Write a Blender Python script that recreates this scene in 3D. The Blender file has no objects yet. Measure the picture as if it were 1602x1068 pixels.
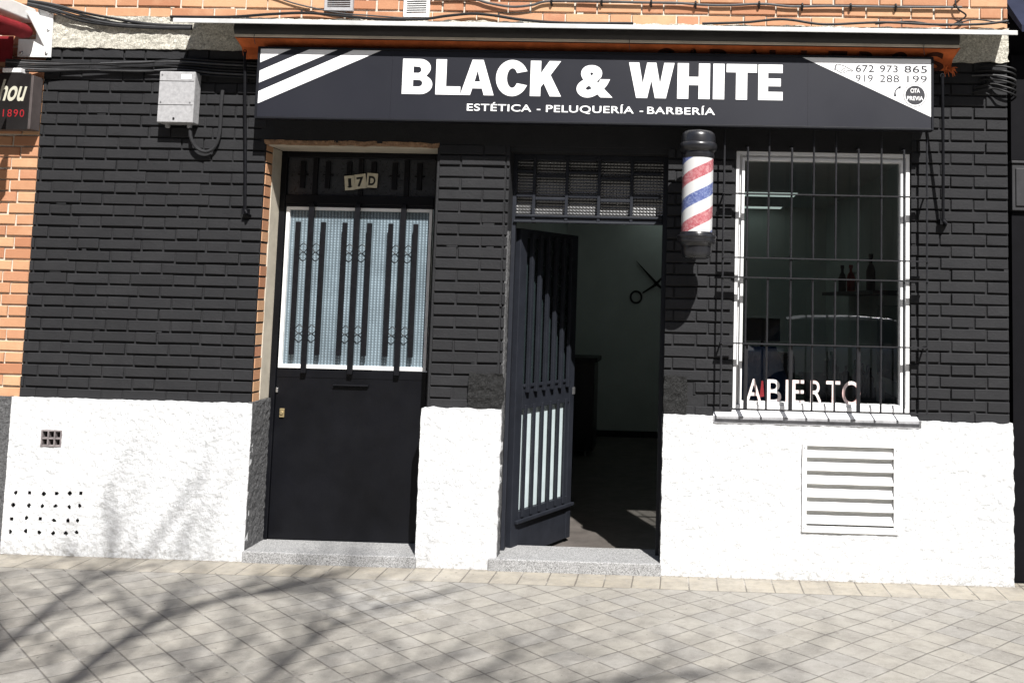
import bpy, bmesh, math, random
from mathutils import Vector, Matrix, noise
R = math.radians
rnd = random.Random(17)
S = bpy.context.scene
C = S.collection

# ------------------------------------------------------------------ camera, light, exposure
cam_d = bpy.data.cameras.new('camera')
cam = bpy.data.objects.new('camera', cam_d)
C.objects.link(cam)
S.camera = cam
cam.location = (4.0, -5.7966, 1.5313)
cam.rotation_euler = (1.6585, -0.0238, 0.0313)
cam_d.sensor_width = 36.0
cam_d.lens = 1580.73 / 1602 * 36.0
cam_d.shift_x = (801 - 1012.89) / 1602
cam_d.shift_y = (327.55 - 534) / 1602
cam_d.clip_start = 0.05
cam_d.clip_end = 1000

SUN_DIR = Vector((-0.41, 1.0, -1.27)).normalized()      # direction the light travels
elev = math.asin(-SUN_DIR.z)
az = math.atan2(-SUN_DIR.x, -SUN_DIR.y)                 # compass angle of the sun, from +y towards +x
w = bpy.data.worlds.new('World')
S.world = w
w.use_nodes = True
wn = w.node_tree
bg = wn.nodes['Background']
sky = wn.nodes.new('ShaderNodeTexSky')
sky.sky_type = 'NISHITA'
sky.sun_disc = False
sky.sun_elevation = elev
sky.sun_rotation = az
sky.air_density = 1.0
sky.dust_density = 1.5
wn.links.new(sky.outputs['Color'], bg.inputs['Color'])
bg.inputs['Strength'].default_value = 0.05
sun_d = bpy.data.lights.new('sun', 'SUN')
sun_d.energy = 4.6
sun_d.angle = R(0.53)
sun_d.color = (1.0, 0.975, 0.94)
sun = bpy.data.objects.new('sun', sun_d)
C.objects.link(sun)
sun.rotation_euler = SUN_DIR.to_track_quat('-Z', 'Y').to_euler()
S.view_settings.view_transform = 'Standard'
S.view_settings.look = 'None'
S.view_settings.exposure = 1.15
S.view_settings.gamma = 1.0
S.render.engine = 'CYCLES'
S.cycles.max_bounces = 10
S.cycles.diffuse_bounces = 5
S.cycles.transparent_max_bounces = 12
S.cycles.sample_clamp_indirect = 4.0
S.cycles.use_denoising = True

# ------------------------------------------------------------------ materials
class NT:
    """tiny node helper"""
    def __init__(s, name):
        s.m = bpy.data.materials.new(name)
        s.m.use_nodes = True
        s.t = s.m.node_tree
        s.b = s.t.nodes['Principled BSDF']
        s.out = s.t.nodes['Material Output']
    def n(s, typ, **kw):
        nd = s.t.nodes.new(typ)
        for k, v in kw.items():
            setattr(nd, k, v)
        return nd
    def l(s, a, b):
        s.t.links.new(a, b)
    def sock(s, v, inp):
        if hasattr(v, 'is_output'):
            s.l(v, inp)
        else:
            inp.default_value = v
    def math(s, op, a, b=0.0, c=None, clamp=False):
        nd = s.n('ShaderNodeMath', operation=op)
        nd.use_clamp = clamp
        s.sock(a, nd.inputs[0]); s.sock(b, nd.inputs[1])
        if c is not None:
            s.sock(c, nd.inputs[2])
        return nd.outputs[0]
    def coord(s):
        return s.n('ShaderNodeTexCoord').outputs['Object']
    def noise(s, scale, detail=4, rough=0.6, vec=None, dist=0.0):
        nd = s.n('ShaderNodeTexNoise')
        nd.inputs['Scale'].default_value = scale
        nd.inputs['Detail'].default_value = detail
        nd.inputs['Roughness'].default_value = rough
        nd.inputs['Distortion'].default_value = dist
        s.l(vec if vec is not None else s.coord(), nd.inputs['Vector'])
        return nd.outputs['Fac']
    def ramp(s, fac, stops, interp='LINEAR'):
        nd = s.n('ShaderNodeValToRGB')
        cr = nd.color_ramp
        cr.interpolation = interp
        while len(cr.elements) < len(stops):
            cr.elements.new(0.5)
        for e, (p, c) in zip(cr.elements, stops):
            e.position = p
            e.color = (c[0], c[1], c[2], 1) if hasattr(c, '__len__') else (c, c, c, 1)
        s.l(fac, nd.inputs[0])
        return nd.outputs['Color']
    def mix(s, fac, a, b, blend='MIX'):
        nd = s.n('ShaderNodeMix', data_type='RGBA', blend_type=blend)
        s.sock(fac, nd.inputs[0])
        for v, i in ((a, 6), (b, 7)):
            if hasattr(v, 'is_output'):
                s.l(v, nd.inputs[i])
            else:
                nd.inputs[i].default_value = (v[0], v[1], v[2], 1) if hasattr(v, '__len__') else (v, v, v, 1)
        return nd.outputs[2]
    def bump(s, h, strength=0.5, dist=0.01):
        nd = s.n('ShaderNodeBump')
        nd.inputs['Strength'].default_value = strength
        nd.inputs['Distance'].default_value = dist
        s.l(h, nd.inputs['Height'])
        s.l(nd.outputs[0], s.b.inputs['Normal'])
    def base(s, c):
        if hasattr(c, 'is_output'):
            s.l(c, s.b.inputs['Base Color'])
        else:
            s.b.inputs['Base Color'].default_value = (c[0], c[1], c[2], 1)
    def rough(s, r, spec=None, metal=None):
        s.sock(r, s.b.inputs['Roughness'])
        if spec is not None:
            s.b.inputs['Specular IOR Level'].default_value = spec
        if metal is not None:
            s.b.inputs['Metallic'].default_value = metal

MAT = {}
def simple(name, c, rough=0.5, var=0.25, scale=12, spec=0.4, metal=0.0, bump=0.0, bscale=150, bdist=0.002):
    k = NT(name)
    f = k.noise(scale, 5, 0.65)
    lo = [max(0, x * (1 - var)) for x in c]
    hi = [min(1, x * (1 + var)) for x in c]
    k.base(k.ramp(f, [(0.3, lo), (0.7, hi)]))
    r = k.noise(scale * 2.3, 3)
    k.rough(k.math('MULTIPLY_ADD', r, 0.25, rough - 0.12), spec, metal)
    if bump:
        k.bump(k.noise(bscale, 4), bump, bdist)
    MAT[name] = k.m
    return k

# black paint on bricks: dusty matt black, thin patches
k = NT('black_brick_paint')
f = k.noise(7, 6, 0.7); g = k.noise(90, 3, 0.6)
tint = k.n('ShaderNodeAttribute', attribute_name='tint').outputs['Fac']
c = k.ramp(f, [(0.25, (0.0185, 0.0186, 0.0202)), (0.75, (0.0275, 0.0276, 0.0292))])
c = k.mix(k.math('MULTIPLY', k.math('GREATER_THAN', g, 0.68), 0.35), c, (0.04, 0.04, 0.041))
c = k.mix(k.math('MULTIPLY', tint, 0.55), c, (0.0165, 0.0166, 0.0178))
k.base(c); k.rough(0.68, 0.12)
k.bump(k.math('ADD', k.noise(90, 5, 0.7), k.math('MULTIPLY', k.noise(16, 3, 0.6), 0.8)), 0.6, 0.0045)
MAT['black_brick_paint'] = k.m
# raw orange brick, tint per brick
k = NT('orange_brick')
tint = k.n('ShaderNodeAttribute', attribute_name='tint').outputs['Fac']
c = k.ramp(tint, [(0.0, (0.36, 0.165, 0.090)), (0.45, (0.46, 0.25, 0.140)), (0.8, (0.52, 0.325, 0.185)), (1.0, (0.40, 0.180, 0.105))])
f = k.noise(26, 6, 0.7)
c = k.mix(k.math('MULTIPLY', f, 0.45), c, (0.25, 0.10, 0.05))
g = k.noise(9, 3, 0.6)
c = k.mix(k.ramp(g, [(0.55, 0.0), (0.8, 0.35)]), c, (0.55, 0.36, 0.22))
k.base(c); k.rough(0.8, 0.25)
k.bump(k.noise(110, 5, 0.7), 0.5, 0.003)
MAT['orange_brick'] = k.m
simple('pale_mortar', (0.50, 0.45, 0.38), 0.9, 0.2, 30, 0.2, bump=0.6, bscale=160, bdist=0.004)
# white rough stucco
k = NT('white_stucco')
v = k.noise(3.0, 6, 0.7)
sp = k.noise(75, 4, 0.8, dist=1.0)
st = k.noise(1.6, 5, 0.65)
c = k.ramp(v, [(0.3, (0.60, 0.61, 0.62)), (0.7, (0.71, 0.715, 0.72))])
c = k.mix(k.ramp(sp, [(0.58, 0.0), (0.70, 0.5)]), c, (0.36, 0.36, 0.37))
c = k.mix(k.ramp(st, [(0.6, 0.0), (0.8, 0.22)]), c, (0.5, 0.5, 0.5))
zz = k.n('ShaderNodeSeparateXYZ'); k.l(k.coord(), zz.inputs[0])
low = k.math('SUBTRACT', 1.0, k.math('DIVIDE', zz.outputs[2], 0.16), clamp=True)
dirt = k.math('MULTIPLY', k.math('MULTIPLY', low, low), k.ramp(k.noise(30, 5, 0.8), [(0.46, 0.0), (0.66, 0.8)]))
c = k.mix(dirt, c, (0.24, 0.225, 0.20))
scf = k.ramp(k.noise(4.2, 6, 0.85, dist=2.0), [(0.66, 0.0), (0.72, 0.28)])
c = k.mix(scf, c, (0.40, 0.40, 0.40))
k.base(c); k.rough(0.75, 0.2)
k.bump(k.math('ADD', k.noise(110, 4, 0.8, dist=1.0), k.math('MULTIPLY', k.noise(45, 3, 0.7), 0.8)), 0.9, 0.0105)
MAT['white_stucco'] = k.m
# grey cement stucco
def stucco(name, lo, hi, bs, d):
    k = NT(name)
    f = k.noise(95, 5, 0.8, dist=0.6)
    k.base(k.ramp(f, [(0.36, lo), (0.62, hi)]))
    k.rough(0.85, 0.2)
    k.bump(f, bs, d)
    MAT[name] = k.m
stucco('grey_stucco', (0.045, 0.045, 0.047), (0.15, 0.15, 0.152), 1.0, 0.012)
stucco('dark_stucco', (0.012, 0.012, 0.012), (0.035, 0.035, 0.035), 1.0, 0.02)
stucco('cream_roughcast', (0.26, 0.245, 0.205), (0.72, 0.69, 0.60), 1.0, 0.012)
simple('cream_plaster', (0.42, 0.38, 0.31), 0.85, 0.15, 9, 0.2, bump=0.4, bscale=120, bdist=0.003)
simple('brown_cement', (0.28, 0.17, 0.10), 0.9, 0.35, 40, 0.2, bump=1.0, bscale=90, bdist=0.01)
simple('sill_grey', (0.27, 0.27, 0.28), 0.8, 0.3, 18, 0.2, bump=0.6, bscale=90, bdist=0.004)
simple('sill_white', (0.66, 0.66, 0.66), 0.7, 0.12, 15, 0.2, bump=0.4, bscale=90, bdist=0.003)
# granite threshold
k = NT('granite')
vo = k.n('ShaderNodeTexVoronoi'); vo.inputs['Scale'].default_value = 260
k.l(k.coord(), vo.inputs['Vector'])
sepc = k.n('ShaderNodeSeparateColor'); k.l(vo.outputs['Color'], sepc.inputs[0])
c = k.ramp(sepc.outputs[0], [(0.0, 0.09), (0.2, 0.22), (0.55, 0.32), (0.9, 0.42)], 'CONSTANT')
d = k.noise(8, 4)
c = k.mix(k.math('MULTIPLY', d, 0.55), c, (0.24, 0.24, 0.24))
k.base(c); k.rough(0.6, 0.3); k.bump(sepc.outputs[1], 0.2, 0.002)
MAT['granite'] = k.m
simple('black_door_paint', (0.0028, 0.0030, 0.0043), 0.42, 0.4, 3.5, 0.22, bump=0.35, bscale=7, bdist=0.006)
simple('steel_paint', (0.0135, 0.0152, 0.0205), 0.5, 0.2, 8, 0.25, bump=0.15, bscale=60, bdist=0.002)
simple('bar_paint', (0.0035, 0.0036, 0.005), 0.5, 0.25, 20, 0.2)
simple('grille_paint', (0.013, 0.013, 0.015), 0.45, 0.3, 30, 0.35)
simple('black_plastic', (0.012, 0.012, 0.014), 0.3, 0.2, 8, 0.5)
simple('cable_black', (0.006, 0.006, 0.0065), 0.55, 0.4, 15, 0.25)
simple('cable_grey', (0.05, 0.05, 0.052), 0.55, 0.3, 15, 0.3)
simple('white_aluminium', (0.70, 0.70, 0.70), 0.4, 0.06, 6, 0.45)
simple('white_paint', (0.72, 0.72, 0.71), 0.5, 0.1, 10, 0.4)
simple('cream_rail', (0.55, 0.49, 0.41), 0.5, 0.2, 6, 0.4)
simple('awning_metal', (0.022, 0.020, 0.019), 0.5, 0.25, 4, 0.3)
simple('hood_metal', (0.46, 0.46, 0.455), 0.45, 0.15, 8, 0.4)
simple('orange_fabric', (0.50, 0.125, 0.04), 0.85, 0.3, 10, 0.1, bump=0.4, bscale=30, bdist=0.01)
simple('brown_print', (0.06, 0.02, 0.012), 0.85, 0.3, 20, 0.1)
simple('maroon_fabric', (0.16, 0.012, 0.016), 0.8, 0.3, 10, 0.15, bump=0.3, bscale=60, bdist=0.004)
simple('sign_face', (0.0095, 0.0102, 0.0160), 0.50, 0.2, 0.7, 0.36)
simple('sign_frame', (0.006, 0.0065, 0.009), 0.55, 0.2, 8, 0.2)
simple('sign_white', (0.80, 0.80, 0.80), 0.45, 0.03, 6, 0.4)
simple('sign_grey_ink', (0.035, 0.035, 0.04), 0.5, 0.15, 10, 0.3)
simple('sign_light_ink', (0.12, 0.12, 0.125), 0.5, 0.2, 10, 0.3)
simple('box_grey', (0.30, 0.298, 0.303), 0.65, 0.2, 45, 0.25, bump=0.3, bscale=70, bdist=0.002)
simple('metal_bright', (0.5, 0.5, 0.5), 0.35, 0.2, 20, 0.5, metal=0.9)
simple('brass', (0.38, 0.30, 0.16), 0.4, 0.25, 30, 0.5, metal=0.6)
simple('plate_cream', (0.52, 0.48, 0.36), 0.5, 0.15, 25, 0.3)
simple('ink_black', (0.012, 0.011, 0.01), 0.5, 0.2, 20, 0.3)
simple('terracotta_grey', (0.17, 0.15, 0.15), 0.85, 0.3, 40, 0.2, bump=0.5)
simple('hole_dark', (0.01, 0.01, 0.01), 0.9, 0.2, 20, 0.1)
simple('interior_paint', (0.56, 0.60, 0.585), 0.8, 0.06, 3, 0.2)
simple('interior_ceiling', (0.7, 0.7, 0.69), 0.85, 0.05, 3, 0.2)
simple('interior_floor', (0.085, 0.075, 0.068), 0.55, 0.3, 6, 0.4)
simple('interior_dark', (0.02, 0.02, 0.022), 0.5, 0.2, 6, 0.4)
simple('chair_leather', (0.010, 0.010, 0.012), 0.35, 0.2, 10, 0.5)
simple('blue_cape', (0.03, 0.07, 0.20), 0.5, 0.3, 8, 0.3)
simple('bottle_red', (0.30, 0.02, 0.02), 0.3, 0.2, 10, 0.5)
simple('bottle_green', (0.03, 0.14, 0.05), 0.3, 0.2, 10, 0.5)
simple('bottle_white', (0.5, 0.5, 0.5), 0.3, 0.1, 10, 0.5)
simple('asphalt', (0.05, 0.05, 0.052), 0.9, 0.3, 14, 0.2, bump=0.6, bscale=90, bdist=0.006)
simple('kerb_stone', (0.28, 0.27, 0.26), 0.85, 0.2, 12, 0.2, bump=0.4)
simple('bark', (0.10, 0.075, 0.055), 0.9, 0.4, 12, 0.2, bump=1.0, bscale=25, bdist=0.03)
simple('dark_facade', (0.0028, 0.0027, 0.0038), 0.7, 0.3, 5, 0.1)
simple('navy_fabric', (0.014, 0.017, 0.034), 0.8, 0.2, 5, 0.15)
simple('grey_cabinet', (0.022, 0.022, 0.024), 0.6, 0.2, 10, 0.3)
simple('far_render', (0.20, 0.14, 0.10), 0.9, 0.25, 2, 0.2)
simple('far_window', (0.02, 0.022, 0.026), 0.2, 0.2, 2, 0.6)
simple('car_paint', (0.55, 0.57, 0.60), 0.25, 0.05, 2, 0.6, metal=0.2)
simple('tyre', (0.015, 0.015, 0.015), 0.8, 0.2, 20, 0.3)
simple('lettering_red', (0.26, 0.012, 0.018), 0.5, 0.2, 20, 0.3)
simple('lettering_cream', (0.42, 0.41, 0.33), 0.5, 0.1, 20, 0.3)
simple('bar_sign_face', (0.010, 0.009, 0.009), 0.4, 0.2, 8, 0.4)
simple('bar_sign_side', (0.075, 0.062, 0.06), 0.5, 0.2, 12, 0.4)
simple('open_red', (0.16, 0.012, 0.016), 0.4, 0.2, 20, 0.4)
# open-sign letters: white with rosy wash (printed pattern on the letters)
k = NT('open_letter')
f = k.noise(5, 3, 0.6)
k.base(k.ramp(f, [(0.4, (0.72, 0.68, 0.66)), (0.66, (0.60, 0.36, 0.34))]))
k.rough(0.4, 0.4)
MAT['open_letter'] = k.m

# diagonal 15 cm pavers with a straight border course along the wall
k = NT('pavement_tiles')
co = k.coord()
sx = k.n('ShaderNodeSeparateXYZ'); k.l(co, sx.inputs[0])
X, Y = sx.outputs[0], sx.outputs[1]
wob = k.n('ShaderNodeTexNoise'); wob.inputs['Scale'].default_value = 2.2
k.l(co, wob.inputs['Vector'])
wv = k.math('MULTIPLY', k.math('SUBTRACT', wob.outputs['Fac'], 0.5), 0.02)
Xw = k.math('ADD', X, wv); Yw = k.math('SUBTRACT', Y, wv)
s_ = 0.70711 / 0.1485
u = k.math('ADD', k.math('MULTIPLY', k.math('SUBTRACT', Xw, Yw), s_), 0.108)
v = k.math('ADD', k.math('MULTIPLY', k.math('ADD', Xw, Yw), s_), 0.030)
bu = k.math('ADD', k.math('DIVIDE', k.math('SUBTRACT', Xw, 3.93), 0.1525), 0.0)
bv = k.math('MULTIPLY', Yw, 1 / 0.29)
isb = k.math('GREATER_THAN', Yw, -0.287)
def sel(a, b):
    return k.math('ADD', k.math('MULTIPLY', a, isb), k.math('MULTIPLY', b, k.math('SUBTRACT', 1.0, isb)))
U, V = sel(bu, u), sel(bv, v)
def edge(t, wd):
    fr = k.math('FRACT', t)
    d = k.math('MINIMUM', fr, k.math('SUBTRACT', 1.0, fr))
    return k.math('MULTIPLY', d, wd)
du = k.math('MULTIPLY', edge(U, 1.0), 0.15)
dv = k.math('MULTIPLY', edge(V, 1.0), sel(0.29, 0.15))
db = k.math('ABSOLUTE', k.math('ADD', Yw, 0.287))
dist = k.math('MINIMUM', k.math('MINIMUM', du, dv), db)
jn = k.noise(14, 4, 0.7)
jw = k.math('MULTIPLY_ADD', jn, 0.0075, 0.0018)
joint = k.math('SUBTRACT', 1.0, k.math('SMOOTH_MIN', k.math('DIVIDE', dist, jw), 1.0, 0.3), clamp=True)
cell = k.n('ShaderNodeCombineXYZ')
k.l(k.math('FLOOR', U), cell.inputs[0]); k.l(k.math('FLOOR', V), cell.inputs[1]); k.l(isb, cell.inputs[2])
wnz = k.n('ShaderNodeTexWhiteNoise', noise_dimensions='3D'); k.l(cell.outputs[0], wnz.inputs['Vector'])
per = wnz.outputs['Value']
wn2 = k.n('ShaderNodeSeparateColor'); k.l(wnz.outputs['Color'], wn2.inputs[0])
tone = k.ramp(per, [(0.0, (0.185, 0.175, 0.155)), (0.3, (0.222, 0.210, 0.184)), (0.6, (0.246, 0.230, 0.197)), (0.8, (0.228, 0.217, 0.196)), (1.0, (0.198, 0.190, 0.175))])
tone = k.mix(k.math('MULTIPLY', isb, 0.75), tone, (0.29, 0.255, 0.195))
big = k.noise(1.3, 6, 0.65)
tone = k.mix(k.ramp(big, [(0.35, 0.0), (0.72, 0.5)]), tone, (0.31, 0.297, 0.268))
mid = k.noise(9, 6, 0.7)
tone = k.mix(k.ramp(mid, [(0.42, 0.0), (0.72, 0.65)]), tone, (0.125, 0.113, 0.10))
sm = k.noise(38, 5, 0.75)
tone = k.mix(k.ramp(sm, [(0.5, 0.0), (0.72, 0.55)]), tone, (0.30, 0.285, 0.26))
fine = k.noise(160, 3, 0.7)
tone = k.mix(k.ramp(fine, [(0.45, 0.0), (0.8, 0.45)]), tone, (0.33, 0.32, 0.30))
# worn cement / white paint splash in front of the pier between the doors
pv = k.n('ShaderNodeVectorMath', operation='DISTANCE'); k.l(co, pv.inputs[0]); pv.inputs[1].default_value = (2.55, -0.62, 0)
pm = k.math('SUBTRACT', 1.0, k.math('DIVIDE', pv.outputs['Value'], 0.55), clamp=True)
pm = k.math('MULTIPLY', pm, k.ramp(k.noise(6, 5, 0.7), [(0.42, 0.0), (0.6, 1.0)]))
tone = k.mix(k.math('MULTIPLY', pm, 0.8), tone, (0.40, 0.39, 0.37))
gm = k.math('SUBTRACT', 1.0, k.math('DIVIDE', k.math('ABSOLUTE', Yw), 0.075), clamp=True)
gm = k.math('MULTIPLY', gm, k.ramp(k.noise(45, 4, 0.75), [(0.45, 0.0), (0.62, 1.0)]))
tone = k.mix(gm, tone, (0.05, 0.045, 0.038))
spk = k.ramp(k.noise(24, 2, 0.5), [(0.70, 0.0), (0.74, 0.7)])
tone = k.mix(spk, tone, (0.075, 0.068, 0.06))
jcol = k.ramp(k.noise(5, 5, 0.7), [(0.44, (0.035, 0.03, 0.027)), (0.53, (0.07, 0.06, 0.055)), (0.62, (0.30, 0.29, 0.27))])
k.base(k.mix(k.math('MULTIPLY', joint, 0.74), tone, jcol))
k.rough(k.math('MULTIPLY_ADD', mid, 0.25, 0.55), 0.3)
hgt = k.math('ADD', k.math('MULTIPLY', joint, -1.0), k.math('ADD', k.math('MULTIPLY', fine, 0.16), k.math('MULTIPLY', wn2.outputs[1], 0.35)))
k.bump(hgt, 0.7, 0.004)
MAT['pavement_tiles'] = k.m

# reeded, frosted pane of the closed door
def frosted(name, c, freq, rough, bstr, spec=0.5, zr=2.1):
    k = NT(name)
    co = k.coord()
    sp = k.n('ShaderNodeSeparateXYZ'); k.l(co, sp.inputs[0])
    wx = k.math('SINE', k.math('MULTIPLY', sp.outputs[0], freq * 6.2832))
    wz = k.math('SINE', k.math('MULTIPLY', sp.outputs[2], freq * zr * 6.2832))
    h = k.math('ADD', k.math('MULTIPLY', wx, 0.45), k.math('MULTIPLY', k.math('MULTIPLY', k.math('ADD', wx, 1.0), wz), 0.13))
    f = k.noise(4, 5, 0.7)
    n2 = k.noise(60, 3, 0.7)
    t = k.math('ADD', k.math('MULTIPLY', h, 0.42), k.math('MULTIPLY_ADD', f, 0.7, 0.1))
    cc = k.ramp(t, [(0.1, [x * 0.5 for x in c]), (0.5, c), (0.85, [min(1, x * 1.9) for x in c])])
    k.base(cc); k.rough(rough, spec)
    k.bump(k.math('ADD', h, k.math('MULTIPLY', n2, 0.4)), bstr, 0.004)
    MAT[name] = k.m
frosted('reeded_pane', (0.138, 0.177, 0.203), 50, 0.22, 0.8, 0.5, 1.25)
simple('frosted_panel', (0.43, 0.50, 0.515), 0.35, 0.12, 6, 0.4)
simple('transom_glass', (0.030, 0.032, 0.036), 0.3, 0.3, 30, 0.6, bump=0.6, bscale=60, bdist=0.003)
simple('smoked_pane', (0.018, 0.026, 0.028), 0.25, 0.25, 5, 0.6)
# hammered grey glass of the transom above the open door
k = NT('hammered_pane')
co = k.coord(); sp = k.n('ShaderNodeSeparateXYZ'); k.l(co, sp.inputs[0])
ax = k.math('SINE', k.math('MULTIPLY', sp.outputs[0], 6.2832 / 0.020))
axx = k.math('SINE', k.math('MULTIPLY', sp.outputs[2], 6.2832 / 0.018))
h = k.math('ADD', k.math('MULTIPLY', k.math('MULTIPLY', ax, axx), 0.6), k.math('MULTIPLY', axx, 0.9))
nz = k.noise(14, 4, 0.7)
cc = k.ramp(k.math('MULTIPLY_ADD', h, 0.22, k.math('MULTIPLY', nz, 0.9)), [(0.2, 0.030), (0.55, 0.055), (0.85, 0.10)])
k.base(cc); k.rough(0.24, 1.0); k.bump(h, 0.4, 0.004)
MAT['hammered_pane'] = k.m
# clear glass that lets sunlight through
k = NT('clear_glass')
k.t.nodes.remove(k.b)
tr = k.n('ShaderNodeBsdfTransparent'); tr.inputs[0].default_value = (0.72, 0.76, 0.75, 1)
gl = k.n('ShaderNodeBsdfGlossy'); gl.inputs['Roughness'].default_value = 0.0
fr = k.n('ShaderNodeFresnel')
bf = k.n('ShaderNodeNewGeometry').outputs['Backfacing']
k.l(k.math('MULTIPLY_ADD', bf, 1 / 1.52 - 1.52, 1.52), fr.inputs['IOR'])      # same strength from inside and outside
ms = k.n('ShaderNodeMixShader')
k.l(k.math('MULTIPLY', fr.outputs[0], 2.6, clamp=True), ms.inputs[0]); k.l(tr.outputs[0], ms.inputs[1]); k.l(gl.outputs[0], ms.inputs[2])
k.l(ms.outputs[0], k.out.inputs['Surface'])
MAT['clear_glass'] = k.m
# lit lamp panels inside
k = NT('lamp_panel')
k.b.inputs['Emission Color'].default_value = (0.80, 0.95, 0.88, 1)
k.b.inputs['Emission Strength'].default_value = 0.30
k.base((0.6, 0.6, 0.6))
MAT['lamp_panel'] = k.m
# spiral of the barber pole (object origin lies on its axis)
k = NT('pole_stripes')
sp = k.n('ShaderNodeSeparateXYZ'); k.l(k.coord(), sp.inputs[0])
ang = k.math('ARCTAN2', sp.outputs[0], k.math('MULTIPLY', sp.outputs[1], -1.0))
t = k.math('SUBTRACT', sp.outputs[2], k.math('MULTIPLY', ang, 0.262 / 6.28318))
t = k.math('FRACT', k.math('ADD', k.math('DIVIDE', k.math('SUBTRACT', t, 2.22), 0.262), 10.125))
pr = k.noise(70, 5, 0.8)
cr = k.ramp(pr, [(0.42, (0.31, 0.07, 0.085)), (0.68, (0.48, 0.27, 0.275))])
cb = k.ramp(pr, [(0.42, (0.055, 0.075, 0.21)), (0.68, (0.24, 0.28, 0.42))])
mr = k.math('LESS_THAN', t, 0.25)
mb = k.math('MULTIPLY', k.math('GREATER_THAN', t, 0.5), k.math('LESS_THAN', t, 0.75))
c = k.mix(mb, k.mix(mr, (0.52, 0.52, 0.515), cr), cb)
k.base(c); k.rough(0.35, 0.4)
k.b.inputs['Coat Weight'].default_value = 0.8
k.b.inputs['Coat Roughness'].default_value = 0.05
MAT['pole_stripes'] = k.m

# ------------------------------------------------------------------ mesh builder and scene graph
OFF = {}                 # world origin of each object (no rotations above parts, except where local=True)
def tag(o, label=None, cat=None, group=None, kind=None):
    if label: o['label'] = label
    if cat: o['category'] = cat
    if group: o['group'] = group
    if kind: o['kind'] = kind
    return o
def thing(name, loc, label, cat, group=None):
    o = bpy.data.objects.new(name, None)
    o.empty_display_size = 0.2
    C.objects.link(o)
    o.location = loc
    OFF[o] = Vector(loc)
    return tag(o, label, cat, group)

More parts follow.
